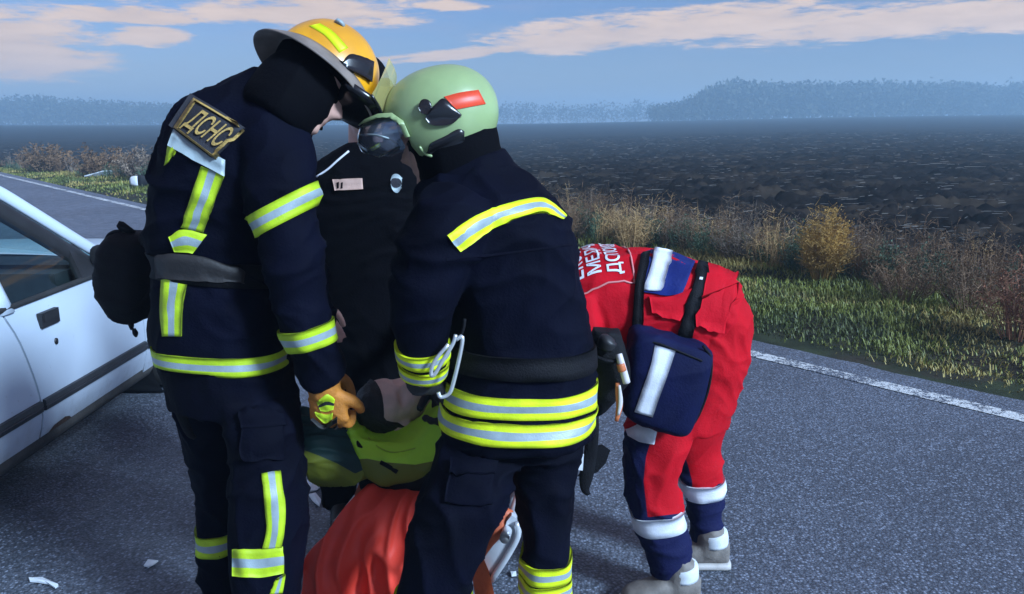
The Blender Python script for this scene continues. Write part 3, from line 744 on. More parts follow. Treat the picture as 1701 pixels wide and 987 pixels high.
def hair_cap(parent, c, F, L, U, m, s=1.0, zf=.045, zb=-.06):
    v, f = [], []; nz, na = 22, 40; rings = []
    for i in range(nz):
        r = []
        for k in range(na):
            t = 2*math.pi*k/na; low = zf if math.cos(t) > .35 else (zb if math.cos(t) < -.2 else zf+(zb-zf)*(.35-math.cos(t))/.55)
            z = low+(.119-low)*i/(nz-1); q = math.sqrt(max(0, 1-(max(0, z-.02)/.101)**2)); 
            x = (.103 if math.cos(t) > 0 else .110)*math.cos(t)*q; y = .085*math.sin(t)*q
            p = c+(F*x+L*y+U*z)*s; n = noise.noise(p*60)*.006; r.append(p+(F*math.cos(t)+L*math.sin(t)+U*.4)*n)
        rings.append(r)
    return mk('hair', *skin_rings(rings), m, parent)
def hand_shape(w, d, n, s=1.0, curl=(35, 45, 30), thumb_side=1, spread=.0, fat=1.0):
    """palm and five fingers; d towards the fingers, n out of the palm"""
    d = d.normalized(); n = (n-d*n.dot(d)).normalized(); sd_ = d.cross(n)*thumb_side       # thumb side
    P = []
    P.append(skin_rings([ell(w+d*(o*s), sd_*(a*s*fat), n*(b*s*fat), 16, 2.6) for o, a, b in ((-.03, .026, .020), (.0, .029, .020), (.03, .036, .019), (.06, .041, .017), (.085, .041, .014), (.094, .036, .010))]))
    for k, (o, L) in enumerate(((.031, .072), (.011, .080), (-.010, .075), (-.030, .060))):
        p = w+d*(.086*s)+sd_*(o*s); q = [(p-d*.02*s, .0105*s*fat), (p, .0100*s*fat)]; a = 0
        dd = (d+sd_*(spread*(1.5-k))).normalized(); ax = dd.cross(n).normalized()
        for j, (fr_, r) in enumerate(((.45, .0095), (.30, .0088), (.25, .0078))):
            a += math.radians(curl[j]); v_ = dd*math.cos(a)+n*math.sin(a); p = p+v_*(L*fr_*s*1.08); q.append((p, r*s*fat))
        P.append(tube(q, n=10, steps=3))
    b = w+d*(.02*s)+sd_*(.030*s); t1 = (sd_*.65+d*.6+n*.45).normalized(); t2 = (d*.75+n*.6+sd_*.1).normalized(); t3 = (d*.7+n*.7-sd_*.15).normalized()
    p1 = b+t1*(.04*s); p2 = p1+t2*(.034*s); p3 = p2+t3*(.026*s)
    P.append(tube([(b-t1*.01*s, .014*s*fat), (b, .014*s*fat), (p1, .0125*s*fat), (p2, .0110*s*fat), (p3, .0088*s*fat)], n=10, steps=3))
    return P
def shoe(parent, heel, toe, ankle, mu, ms, name='boot', h=.10, L=None):
    """heel and toe on the ground; upper and sole are separate pieces"""
    d = (toe-heel); L = d.length; d.normalize(); s = V((0, 0, 1)).cross(d); rg, so = [], []
    for t, w, hh in ((-.02, .026, .085), (.04, .034, h), (.18, .037, h), (.32, .038, h*.95), (.46, .042, .082), (.62, .047, .066), (.8, .046, .054), (.93, .036, .044), (1.0, .018, .03)):
        c = heel+d*(t*L); rg.append(ell(c+V((0, 0, .012+hh/2)), s*w, V((0, 0, hh/2)), 18, 2.5)); so.append(ell(c+d*(.01*(t-.4))+V((0, 0, .013)), s*(w+.005), V((0, 0, .013)), 18, 4))
    up = [skin_rings(rg)]
    if ankle is not None: up.append(tube([(heel+d*.07+V((0, 0, .05)), .045), (heel+d*.065+V((0, 0, .12)), .046), (ankle, .052)], n=16))
    o = mesh_obj(name, fuse(up, .007, 3), mu, parent); mk('sole', *skin_rings(so), ms, o); return o

# ---- pieces laid on clothing
def lay_px(bvh, pairs, ncol, nseg=8, off=.005, fallback=True, ydef=None):
    """strip on the garment between two edges seen in the picture: pairs of ((x,y),(x,y)); returns a grid of points on the cloth"""
    A = crom([(*a, *b) for a, b in pairs], nseg); rows = []
    for q in A:
        r = []
        for k in range(ncol+1):
            t = k/ncol; d = ray(q[0]+(q[2]-q[0])*t, q[1]+(q[3]-q[1])*t).normalized()
            h, n, i, dist = bvh.ray_cast(CAM, d)
            if h is None:
                h, n, i, dist = bvh.find_nearest(CAM+d*(ydef or 2.0)/d.y)
            if n.dot(d) > 0: n = -n
            r.append(h+n*off)
        rows.append(r)
    return rows
def strip_mesh(name, rows, mats, parent, mi_of_col=None, sink=.010, closed=False):
    n = len(rows[0]); v = [p for r in rows for p in r]; f, mi = [], []; R = len(rows)
    def fc(a): f.append(a)
    for i in range(R-1 if not closed else R):
        i2 = (i+1) % R
        for j in range(n-1):
            f.append((i*n+j, i*n+j+1, i2*n+j+1, i2*n+j)); mi.append(mi_of_col[j] if mi_of_col else 0)
    me_n = []                                        # border turned down into the cloth
    def nrm(i, j):
        a = rows[(i+1) % R if closed else min(i+1, R-1)][j]-rows[i-1 if closed else max(i-1, 0)][j]; b = rows[i][min(j+1, n-1)]-rows[i][max(j-1, 0)]
        c = a.cross(b); return c.normalized() if c.length > 0 else V((0, 0, 1))
    cam_side = 1
    mid = rows[R//2][n//2]
    if SIGN_HINT is not None: cam_side = SIGN_HINT(nrm(R//2, n//2), mid)
    def edge(lst, col):
        b = len(v); v.extend(rows[i][j]-nrm(i, j)*cam_side*sink for i, j in lst)
        for k in range(len(lst)-1):
            (i, j), (i2, j2) = lst[k], lst[k+1]; f.append((i*n+j, i2*n+j2, b+k+1, b+k)); mi.append(mi_of_col[min(max(j, 0), n-2)] if mi_of_col else 0)
    li = list(range(R))+([0] if closed else [])
    edge([(i, 0) for i in li], 0); edge([(i, n-1) for i in li], 0)
    if not closed: edge([(0, j) for j in range(n)], 0); edge([(R-1, j) for j in range(n)], 0)
    return mk(name, v, f, mats, parent, True, mi)
SIGN_HINT = None
def tape(name, bvh, pairs, mats, parent, cols=(0, 0, 1, 1, 0, 0), nseg=8, off=.005, ydef=None):
    global SIGN_HINT
    rows = lay_px(bvh, pairs, len(cols), nseg, off, ydef=ydef)
    SIGN_HINT = lambda n, p: 1 if n.dot(CAM-p) > 0 else -1
    return strip_mesh(name, rows, mats, parent, list(cols))
def ring_rows(bvh, c, axis, hs, rmax, off=.004, n=56, tilt=None):
    """band all the way round a limb or the trunk: rays from the middle outwards"""
    axis = axis.normalized(); a = V((0, 1, 0)); a = (a-axis*a.dot(axis)).normalized(); b = axis.cross(a); rows = []
    for k in range(n):
        t = 2*math.pi*k/n; d = a*math.cos(t)+b*math.sin(t); r = []
        for h in hs:
            o = c+axis*h; hit, nn, i, dist = bvh.ray_cast(o, d, rmax)
            r.append((hit if hit is not None else o+d*rmax)+d*off)
        rows.append(r)
    return rows
def ring_tape(name, bvh, c, axis, width, mats, parent, cols=(0, 0, 1, 1, 0, 0), rmax=.3, off=.006, n=56):
    global SIGN_HINT
    hs = [width*(k/len(cols)-.5) for k in range(len(cols)+1)]
    rows = ring_rows(bvh, c, axis, hs, rmax, off, n)
    SIGN_HINT = lambda nn, p: 1 if nn.dot(p-c) > 0 else -1
    for it in range(3):                              # tape is stiffer than the cloth under it
        rows = [[(rows[i-1][j]+rows[i][j]*2+rows[(i+1) % len(rows)][j])/4+(rows[i][j]-c).normalized()*.0004 for j in range(len(rows[0]))] for i in range(len(rows))]
    return strip_mesh(name, rows, mats, parent, list(cols), closed=True)
def px_poly_plate(name, pts, Y, thick, m, parent, smooth=False):
    """flat plate of real thickness standing at distance Y, outline given point by point"""
    a = [at(x, y, Y) for x, y in pts]; n = len(a); b = [p+V((0, thick, 0)) for p in a]
    return mk(name, a+b, [tuple(range(n)), tuple(range(2*n-1, n-1, -1))]+[(i, (i+1) % n, n+(i+1) % n, n+i) for i in range(n)], m, parent, smooth)
def text_mesh(s, shear=0.0, space=1.0, bold=0.0):
    cu = bpy.data.curves.new('txt', 'FONT'); cu.body = s; cu.size = 1.0; cu.shear = shear; cu.space_character = space; cu.offset = bold; cu.resolution_u = 4
    o = bpy.data.objects.new('txt', cu); sc.collection.objects.link(o)
    dg = bpy.context.evaluated_depsgraph_get(); dg.update(); me = bpy.data.meshes.new_from_object(o.evaluated_get(dg))
    bpy.data.objects.remove(o); bpy.data.curves.remove(cu)
    bm = bmesh.new(); bm.from_mesh(me); bmesh.ops.triangulate(bm, faces=bm.faces)
    bmesh.ops.subdivide_edges(bm, edges=[e for e in bm.edges if e.calc_length() > .12], cuts=2, use_grid_fill=False); bmesh.ops.triangulate(bm, faces=bm.faces)
    v = np.array([x.co[:2] for x in bm.verts]); f = [tuple(x.index for x in q.verts) for q in bm.faces]; bm.free(); bpy.data.meshes.remove(me)
    mn, mx = v.min(0), v.max(0); return (v-mn)/(mx-mn), f
def set_attr(me, name, fn):
    a = me.attributes.new(name, 'FLOAT', 'POINT'); a.data.foreach_set('value', [fn(x.co) for x in me.vertices])
def to_px(p):
    d = p-CAM; c, s = math.cos(PITCH), math.sin(PITCH); z = d.y*c-d.z*s; y = d.y*s+d.z*c
    return W0/2+FPX*d.x/z, H0/2-FPX*y/z
def scaled(L, k): return [tuple(x[:3])+(x[3]*k,) for x in L]
def shrink(R, k):
    out = []
    for r in R:
        cx, cy = (r[0]+r[2])/2, (r[1]+r[3])/2
        out.append((cx+(r[0]-cx)*k, cy+(r[1]-cy)*k, cx+(r[2]-cx)*k, cy+(r[3]-cy)*k, r[4], r[5]*k)+tuple(r[6:]))
    return out
# ================================================================== FIREFIGHTER with the yellow helmet (left)
def zpx(Y, z):                        # picture height of a point at distance Y and height z
    return to_px(V((0, Y, z)))[1]
def core(parts_fn): pass
TR = [m_limeg, m_silver]; TY = [m_lime, m_silver]
def legs_end(xl, xr, Y, th, z=.07): return (xl, zpx(Y, z), xr, zpx(Y, z), Y, th)

p = empty('person', at(400, 900, 2.0)*V((1, 1, 0)) if False else V((at(400, 600, 2.0).x, 2.0, 0)), 'firefighter in navy suit and yellow helmet leaning in at left', 'person')
torso = [(273, 592, 478, 603, 2.0, .33), (269, 545, 478, 550, 2.0, .34), (264, 485, 476, 490, 2.0, .33), (266, 442, 472, 445, 2.0, .30), (253, 395, 476, 400, 2.0, .34), (257, 345, 486, 350, 2.0, .35),
         (268, 290, 498, 295, 2.0, .37), (283, 240, 508, 250, 2.0, .37), (303, 195, 512, 205, 2.0, .34), (335, 160, 515, 175, 2.0, .27), (385, 136, 515, 155, 2.0, .20), (425, 114, 512, 140, 1.99, .16)]
armR = [(440, 185, 1.95, .080), (452, 230, 1.90, .088), (462, 285, 1.86, .084), (471, 345, 1.84, .079), (486, 430, 1.82, .074), (499, 500, 1.83, .070), (513, 556, 1.84, .066), (526, 600, 1.86, .060), (538, 630, 1.87, .052)]
armL = [(440, 190, 2.10, .08), (455, 260, 2.17, .085), (475, 345, 2.20, .078), (500, 440, 2.20, .070), (520, 530, 2.18, .060), (530, 590, 2.16, .050)]
hip = [(273, 575, 478, 580, 2.0, .30), (280, 620, 481, 625, 2.0, .31), (292, 668, 489, 675, 2.0, .30)]
legR = [(365, 645, 491, 660, 1.96, .25), (378, 720, 497, 730, 1.93, .22), (384, 790, 509, 798, 1.92, .21), (385, 850, 512, 850, 1.91, .20), (387, 920, 503, 915, 1.9, .19), (393, 990, 495, 990, 1.9, .17), legs_end(402, 486, 1.9, .15)]
legL = [(286, 640, 415, 650, 2.07, .24), (308, 720, 412, 722, 2.10, .22), (325, 790, 408, 792, 2.1, .20), (334, 860, 402, 862, 2.1, .18), (337, 910, 402, 910, 2.1, .18), (342, 980, 400, 980, 2.1, .16), legs_end(348, 396, 2.1, .14)]
# head and helmet directions
F1, L1, U1 = frame(V((.80, .0, -.60)), V((.53, .53, .71)))
rim_c = at(525, 108, 1.98); h1 = rim_c+F1*.017-U1*.038
neck = tube([(at(455, 165, 2.0), .065), (at(490, 150, 2.0), .06), (h1-U1*.06-F1*.02, .055)])
wrist = at(535, 636, 1.87)
handR = dict(w=wrist+V((.004, 0, -.012)), d=V((.10, .12, -.97)), n=V((.22, .95, .1)), s=1.05, curl=(45, 55, 45), thumb_side=1)
handL = dict(w=at(532, 620, 2.15), d=V((.1, .5, -.8)), n=V((.3, -.8, -.2)), s=1.05, curl=(40, 50, 40), thumb_side=-1)
body = fuse(head_shape(h1, F1, L1, U1, ears=False)+[neck, loft(shrink(torso[:-1], .70)), ptube(scaled(armR, .62)), ptube(scaled(armL, .62)), loft(shrink(hip, .8)), loft(shrink(legR, .62)), loft(shrink(legL, .62))]
            +[tube([(at(*armR[-1][:3]), .032), (handR['w'], .028)]), tube([(at(*armL[-1][:3]), .032), (handL['w'], .028)])]+hand_shape(**handR, fat=.85)+hand_shape(**handL, fat=.85), .006, 2)
b = mesh_obj('body', body, m_skin, p); eyes(b, h1, F1, L1, U1)
jk = mesh_obj('jacket', fuse([loft(torso, e=2.5), ptube(armR), ptube(armL)], .0075, 4, .0092), m_navy, p)
trs = mesh_obj('trousers', fuse([loft(hip), loft(legR), loft(legL)], .0085, 4, .012, folds_v), m_navy2, p)
col = loft([(418, 140, 520, 175, 2.0, .21), (424, 122, 523, 165, 1.99, .19), (430, 112, 528, 155, 1.99, .18)], e=2.2); mesh_obj('collar', fuse([col], .006, 3, .003), m_navy, jk)
hood = [skin_rings([ell(h1-F1*.012+U1*z, F1*(.094*k), L1*(.094*k), 28) for z, k in ((-.15, .80), (-.12, .95), (-.06, 1.03), (-.02, 1.0), (.01, .92), (.035, .75))]), tube([(h1-U1*.07-F1*.035, .072), (at(482, 150, 2.0), .078), (at(470, 195, 2.0), .10)], n=20)]
mesh_obj('hood', fuse(hood, .007, 4, .005), m_blackc, p)
for sgn, hd in ((1, handR), (-1, handL)):
    m_glove = mat('glove_orange', (0.42, 0.15, 0.018), 0.65, 0.25, 25, 0.3, 140); m_gblack = mat('glove_black', (0.010, 0.010, 0.012), 0.7, 0.3, 30, 0.3, 160)
    cuff = tube([(hd['w']-hd['d'].normalized()*.055, .046), (hd['w']-hd['d'].normalized()*.02, .043), (hd['w']+hd['d'].normalized()*.02, .040)], n=18)
    gl = mesh_obj('glove', fuse(hand_shape(**hd, fat=1.2, spread=.05)+[cuff], .0045, 3, .002), m_glove, p)
    if sgn == 1:
        gb = bvh_of(gl)
        tape('glove_badge', gb, [((527, 668), (533, 682)), ((543, 655), (543, 683)), ((556, 663), (554, 680))], [m_limeg, m_gblack], gl, (0, 0, 0, 1, 1, 0, 0, 0), off=.003)
        tape('glove_badge', gb, [((524, 684), (526, 690)), ((540, 689), (540, 702)), ((553, 686), (552, 696))], [m_limeg], gl, (0, 0), off=.003)
        tape('knuckle_pad', gb, [((522, 692), (522, 706)), ((540, 704), (540, 713)), ((560, 690), (562, 710))], [m_gblack], gl, (0, 0), off=.005)
shoe(p, V((at(440, 1080, 1.9).x-.03, 1.87, 0)), V((at(440, 1080, 1.9).x+.20, 2.02, 0)), V((at(444, 1080, 1.9).x, 1.9, .20)), m_boot, m_rubber)
shoe(p, V((at(372, 1030, 2.1).x-.03, 2.08, 0)), V((at(372, 1030, 2.1).x+.20, 2.22, 0)), V((at(372, 1030, 2.1).x, 2.1, .20)), m_boot, m_rubber)
jb, tb = bvh_of(jk), bvh_of(trs)
N_ = 'reflective_tape'
tape(N_, jb, [((292, 213), (281, 243)), ((325, 238), (320, 264)), ((374, 266), (373, 292))], [m_silver], jk, (0, 0))
tape(N_, jb, [((281, 245), (298, 240)), ((275, 275), (286, 262))], [m_limeg], jk, (0, 0))
tape(N_, jb, [((335, 276), (373, 292)), ((318, 330), (355, 340)), ((301, 378), (338, 386))], TR, jk)
tape(N_, jb, [((282, 394), (291, 417)), ((306, 381), (312, 418)), ((344, 390), (321, 420))], TR, jk)
tape(N_, jb, [((270, 465), (313, 462)), ((268, 510), (304, 510)), ((271, 558), (302, 558))], TR, jk)
ring_tape(N_, jb, at(374, 580, 2.0), V((.06, 0, 1)), .048, TR, jk, rmax=.21)
ring_tape(N_, jb, at(472, 350, 1.84), V((-.45, .0, .89)), .050, TR, jk, rmax=.098)
ring_tape(N_, jb, at(513, 556, 1.84), V((-.20, .0, .98)), .052, TR, jk, rmax=.085)
m_belt = mat('grey_belt', (0.013, 0.011, 0.011), 0.6, 0.3, 12, 0.2, 120)
ring_tape('waist_belt', jb, at(370, 446, 2.0), V((.10, .1, 1)), .058, [m_web], jk, (0, 0, 0), rmax=.21, off=.005)
tape('belt_fade_patch', jb, [((262, 421), (266, 463)), ((300, 420), (302, 464)), ((350, 430), (350, 467)), ((405, 455), (405, 470))], [m_belt], jk, (0, 0, 0), off=.012)  # belt's fade into the dark, painted as a tapering grey patch
tape(N_, tb, [((435, 786), (465, 781)), ((440, 835), (472, 832)), ((443, 878), (472, 876)), ((436, 911), (468, 909))], TR, trs, nseg=10)
tape(N_, tb, [((388, 912), (388, 956)), ((430, 912), (430, 958)), ((470, 908), (470, 951))], TR, trs)
tape(N_, tb, [((458, 962), (473, 953)), ((448, 986), (468, 984))], TR, trs)
ring_tape(N_, tb, at(368, 885, 2.1), V((0, 0, 1)), .060, TR, trs, rmax=.10)
tape('thigh_pocket', tb, [((402, 690), (402, 760)), ((435, 688), (436, 764)), ((468, 692), (470, 760))], [m_navy2], trs, (0,)*6, off=.011)
tape('pocket_flap', tb, [((400, 684), (400, 706)), ((435, 681), (436, 709)), ((471, 686), (472, 708))], [m_navy2], trs, (0,)*3, off=.016)
# back patch
def bil(q, u, v_): return tuple((q[0][i]*(1-u)+q[1][i]*u)*(1-v_)+(q[3][i]*(1-u)+q[2][i]*u)*v_ for i in (0, 1))
quad = [(323, 164), (411, 215), (357, 264), (290, 213)]
def inset(q, k):
    cx = sum(a for a, _ in q)/4; cy = sum(b_ for _, b_ in q)/4; return [(cx+(a-cx)*k, cy+(b_-cy)*k) for a, b_ in q]
m_patch = mat('patch_black', (0.010, 0.010, 0.016), 0.8, 0.3, 30, 0.3, 200)
jsm = BVHTree.FromPolygons(*(lambda m_: ([x.co.copy() for x in m_.vertices], [tuple(q_.vertices) for q_ in m_.polygons]))(fuse([loft(torso, e=2.5), ptube(armR)], .012, 14)))
pt = tape('name_patch', jsm, [((323, 164), (290, 213)), ((367, 189), (323, 238)), ((411, 215), (357, 264))], [m_patch], jk, (0, 0, 0, 0), off=.0155, nseg=4)
qi, qo = inset(quad, .90), inset(quad, .985)
loop = []
for k in range(4):
    for t in np.linspace(0, 1, 9)[:-1]:
        f_ = lambda q: tuple(q[k][i]*(1-t)+q[(k+1) % 4][i]*t for i in (0, 1)); loop.append((f_(qo), f_(qi)))
def hit_px(bvh, x, y, off, Y=2.0):
    d = ray(x, y).normalized(); h, n, i, dist = bvh.ray_cast(CAM, d)
    if h is None: h, n, i, dist = bvh.find_nearest(CAM+d*Y/d.y)
    if n.dot(d) > 0: n = -n
    return h+n*off
pb = bvh_of(pt)
rows = [[hit_px(pb, *a, .005), hit_px(pb, *b_, .005)] for a, b_ in loop]
SIGN_HINT = lambda n, q: 1 if n.dot(CAM-q) > 0 else -1
strip_mesh('patch_border', rows, [m_gold], jk, closed=True)
tv_, tf_ = text_mesh('ДСНС', .18, .92, .012)
qt = [(328, 178), (396, 218), (358, 254), (297, 212)]
mk('patch_lettering', [hit_px(pb, *bil(qt, .04+u*.92, 1-w), .0045) for u, w in tv_], tf_, m_gold, jk, False)
# strap and hook at the hip
mk('hip_strap', *ptube([(262, 500, 1.97, .012), (262, 545, 1.93, .03), (272, 600, 1.92, .026), (290, 660, 1.93, .016), (312, 715, 1.95, .012), (324, 728, 1.95, .006)], n=10, flat=.6), m_web, p)
# ---- yellow helmet
m_yh = mat('helmet_yellow', (0.74, 0.33, 0.008), 0.34, 0.14, 9, 0.05, 30, coat=.35, col2=(0.55, 0.23, 0.012)); m_brim = mat('brim_underside', (0.17, 0.135, 0.115), 0.65, 0.3, 14, 0.1, 60)
m_ytape = mat('helmet_tape', (0.62, 0.72, 0.0), 0.5, 0.06, 20); m_blackg = mat('black_gloss', (0.008, 0.008, 0.010), 0.25, 0.2, 20)
hc = rim_c+F1*.027
def hl(x, y, z): return hc+F1*x+L1*y+U1*z
he = bpy.data.objects.new('helmet', None); he.location = hc; sc.collection.objects.link(he); he.parent = p; he.matrix_parent_inverse = Matrix.Translation(p.location).inverted()
rg = []
for i in range(19):
    a = math.pi/2*i/18; r = math.cos(a)**.85; z = .138*math.sin(a); rg.append([hl(.127*r*math.cos(t), .106*r*math.sin(t), z-.012+.006*math.exp(-(math.sin(t)*r/.10)**2)*(i > 0)) for t in np.linspace(0, 2*math.pi, 49)[:-1]])
dome = mk('shell', *skin_rings(rg), m_yh, he)
mk('liner', *skin_rings([[hl(.104*k*math.cos(t)-.012, .092*k*math.sin(t), z if math.cos(t) < .3 else z*.5) for t in np.linspace(0, 2*math.pi, 41)[:-1]] for z, k in ((.0, 1.04), (-.02, 1.03), (-.04, .99), (-.055, .93), (-.055, .88), (.0, .9))], False), m_blackc, he)
rg = []
for k, (rr, dz) in enumerate(((.97, .004), (1.0, .010), (1.18, .003), (1.42, -.010), (1.44, -.014), (1.40, -.016), (1.0, .0), (.94, -.004))):
    r = []
    for t in np.linspace(0, 2*math.pi, 65)[:-1]:
        ext = .66+.06*math.sin(t)**2-.50*sstep(.0, .75, math.cos(t))+.45*sstep(.75, 1, math.cos(t)); q = 1+(rr-1)*ext*1.25 if rr > 1 else rr
        r.append(hl(.127*q*math.cos(t), .106*q*math.sin(t), dz-.012-.055*max(0, q-1)))
    rg.append(r)
mk('brim', *skin_rings(rg, False), m_brim, he)
db = bvh_of(dome)
tape('helmet_stripe', db, [((514, 44), (532, 40)), ((540, 60), (554, 54)), ((564, 88), (578, 80))], [m_ytape], he, (0, 0), off=.002)
tape('visor_bracket', db, [((568, 107), (562, 111)), ((578, 93), (585, 120)), ((600, 97), (602, 128)), ((616, 104), (613, 136))], [m_blackg], he, (0, 0, 0), off=.010)
mk('crest_badge', *skin_rings([ell(hit_px(db, 564, 40, .001)+U1*o, F1*.013, L1*.010, 14) for o in (-.003, .005)]), m_silver, he)
m_visor = glass('visor_amber', (0.80, 0.74, 0.34), 0.35, .05, .42, (.62, .54, .20))
rows = []
for i, (r, z) in enumerate(((.108, .096), (.122, .068), (.137, .032), (.149, -.008), (.152, -.026))):
    rows.append([hl(.035+r*math.cos(t), r*.88*math.sin(t), z) for t in np.linspace(-.85, .85, 19)])
v = [q for r in rows for q in r]; mk('visor', v, [(i*19+j, i*19+j+1, i*19+20+j, i*19+19+j) for i in range(4) for j in range(18)], m_visor, he)
mk('visor_edge', *tube([(q, .004) for q in rows[-1]], n=8, steps=1), m_blackg, he)
mk('goggles', *skin_rings([ell(hl(.085+o, 0, -.030+o*.12), L1*(.092*k), U1*(.017*k), 24, 3) for o, k in ((-.02, .9), (0, 1), (.05, .95), (.078, .75), (.088, .4))]), m_blackg, he)

# ================================================================== FIREFIGHTER with the pale green helmet (centre)
p = empty('person', V((at(850, 700, 1.92).x, 1.92, 0)), 'firefighter in navy suit and pale green helmet bending over the stretcher', 'person')
torso = [(733, 716, 981, 710, 1.94, .37), (735, 690, 982, 684, 1.94, .38), (738, 650, 986, 645, 1.95, .38), (748, 600, 986, 600, 1.95, .35), (752, 555, 982, 550, 1.95, .34), (745, 500, 971, 500, 1.95, .35), (722, 450, 961, 450, 1.95, .37),
         (700, 405, 956, 400, 1.95, .38), (686, 365, 940, 355, 1.95, .37), (690, 335, 905, 315, 1.96, .32), (702, 312, 868, 285, 1.97, .25), (715, 298, 845, 262, 1.98, .20)]
armL = [(770, 345, 1.84, .080), (748, 375, 1.80, .094), (722, 420, 1.78, .088), (708, 480, 1.77, .080), (703, 530, 1.78, .074), (703, 575, 1.80, .064), (704, 622, 1.83, .058)]
armR = [(770, 345, 2.10, .085), (750, 400, 2.17, .085), (745, 470, 2.2, .075), (745, 545, 2.22, .066), (745, 610, 2.26, .055)]
hip = [(755, 660, 970, 655, 1.95, .27), (748, 700, 970, 695, 1.95, .28), (728, 745, 970, 740, 1.93, .29)]
legL = [(742, 705, 862, 705, 1.91, .22), (713, 770, 862, 770, 1.84, .23), (697, 825, 846, 825, 1.79, .22), (680, 875, 822, 880, 1.78, .205), (664, 940, 795, 940, 1.77, .19), (655, 1010, 775, 1010, 1.77, .18), legs_end(660, 765, 1.77, .16)]
legR = [(845, 710, 977, 705, 1.95, .24), (850, 770, 962, 770, 1.93, .22), (858, 825, 953, 825, 1.92, .20), (864, 880, 950, 880, 1.91, .185), (865, 930, 950, 925, 1.9, .18), (865, 990, 947, 990, 1.9, .17), legs_end(868, 940, 1.9, .15)]
F2, L2, U2 = frame(V((-.955, .06, -.28)), V((-.28, .05, .955)))
h2 = at(730, 224, 1.97)
neck = tube([(at(790, 300, 1.97), .07), (at(772, 272, 1.97), .062), (h2-U2*.07-F2*.01, .055)])
handL_ = dict(w=at(712, 632, 1.87), d=V((.42, .85, -.30)), n=V((-.3, .3, -.6)), s=1.0, curl=(40, 45, 30), thumb_side=-1)
handR_ = dict(w=at(745, 634, 2.27), d=V((-.1, -.2, -.95)), n=V((-.4, -.8, 0)), s=1.0, curl=(40, 45, 30), thumb_side=1)
body = fuse(head_shape(h2, F2, L2, U2, ears=False)+[neck, loft(shrink(torso[:-1], .70)), ptube(scaled(armR, .62)), ptube(scaled(armL, .62)), loft(shrink(hip, .68)), loft(shrink(legR, .6)), loft(shrink(legL, .6))]
            +[tube([(at(*armL[-1][:3]), .032), (handL_['w'], .028)]), tube([(at(*armR[-1][:3]), .032), (handR_['w'], .028)])]+hand_shape(**handL_)+hand_shape(**handR_), .005, 1)
b = mesh_obj('body', body, m_skin, p); eyes(b, h2, F2, L2, U2)
jk = mesh_obj('jacket', fuse([loft(torso, e=2.5), ptube(armR), ptube(armL)], .0075, 4, .0092), m_navy, p)
trs = mesh_obj('trousers', fuse([loft(hip), loft(legR), loft(legL)], .0085, 4, .0115, folds_v), m_navy2, p)
col = loft([(708, 318, 862, 285, 1.97, .23), (706, 302, 850, 262, 1.97, .21), (704, 288, 838, 245, 1.97, .19)], e=2.2); mesh_obj('collar', fuse([col], .006, 3, .003), m_navy, jk)
hood = [skin_rings([ell(h2-F2*.030+U2*z, F2*(.108*k), L2*(.096*k), 28) for z, k in ((-.14, .85), (-.10, .95), (-.05, 1.0), (0, 1.0), (.06, .92), (.09, .7))]), tube([(h2-U2*.06-F2*.04, .088), (at(775, 268, 1.97), .092), (at(785, 300, 1.97), .11)], n=20)]
mesh_obj('hood', fuse(hood, .007, 4, .004), m_blackc, p)
for k, (L_, Yk) in enumerate((((712, 1140), 1.77), ((904, 1080), 1.9))):
    x = at(*L_, Yk).x; shoe(p, V((x+.04, Yk-.04, 0)), V((x-.17, Yk+.14, 0)), V((x, Yk, .20)), m_boot, m_rubber)
for hd in (handL_, handR_): mesh_obj('glove', fuse(hand_shape(**hd, fat=1.22)+[tube([(hd['w']-hd['d'].normalized()*.05, .040), (hd['w']+hd['d'].normalized()*.02, .036)])], .0045, 3, .002), m_gblack, p)
jb, tb = bvh_of(jk), bvh_of(trs)
tape(N_, jb, [((743, 391), (764, 418)), ((795, 356), (808, 386)), ((850, 338), (853, 366)), ((902, 331), (900, 354)), ((939, 358), (934, 364))], TY, jk, nseg=10)
for yc in (628, 666): ring_tape(N_, jb, at(866, yc+12, 1.95), V((.02, .02, 1)), .052, TY, jk, rmax=.225, n=72)
for yc in (584, 612): ring_tape(N_, jb, at(703, yc, 1.80 if yc < 600 else 1.82), V((.02, -.3, .95)), .037, TY, jk, rmax=.08)
for yc in (930, 962): ring_tape(N_, tb, at(907, yc, 1.9), V((0, .0, 1)), .050, TY, trs, rmax=.11)
tape('thigh_pocket', tb, [((752, 772), (740, 836)), ((786, 774), (776, 840)), ((822, 772), (814, 838))], [m_navy2], trs, (0,)*6, off=.011)
tape('pocket_flap', tb, [((753, 764), (749, 788)), ((787, 766), (783, 791)), ((825, 764), (821, 790))], [m_navy2], trs, (0,)*3, off=.016)
tape('yoke_seam', jb, [((742, 430), (742, 433)), ((830, 420), (830, 423)), ((950, 405), (950, 408))], [m_navy2], jk, (0,), off=.003)
for yc in (1002, 1038): ring_tape(N_, tb, at(715, yc, 1.77), V((0, .0, 1)), .050, TY, trs, rmax=.12)
ring_tape('waist_belt', jb, at(866, 582, 1.95), V((.02, .02, 1)), .055, [m_web], jk, (0, 0, 0), rmax=.225, off=.008, n=72)
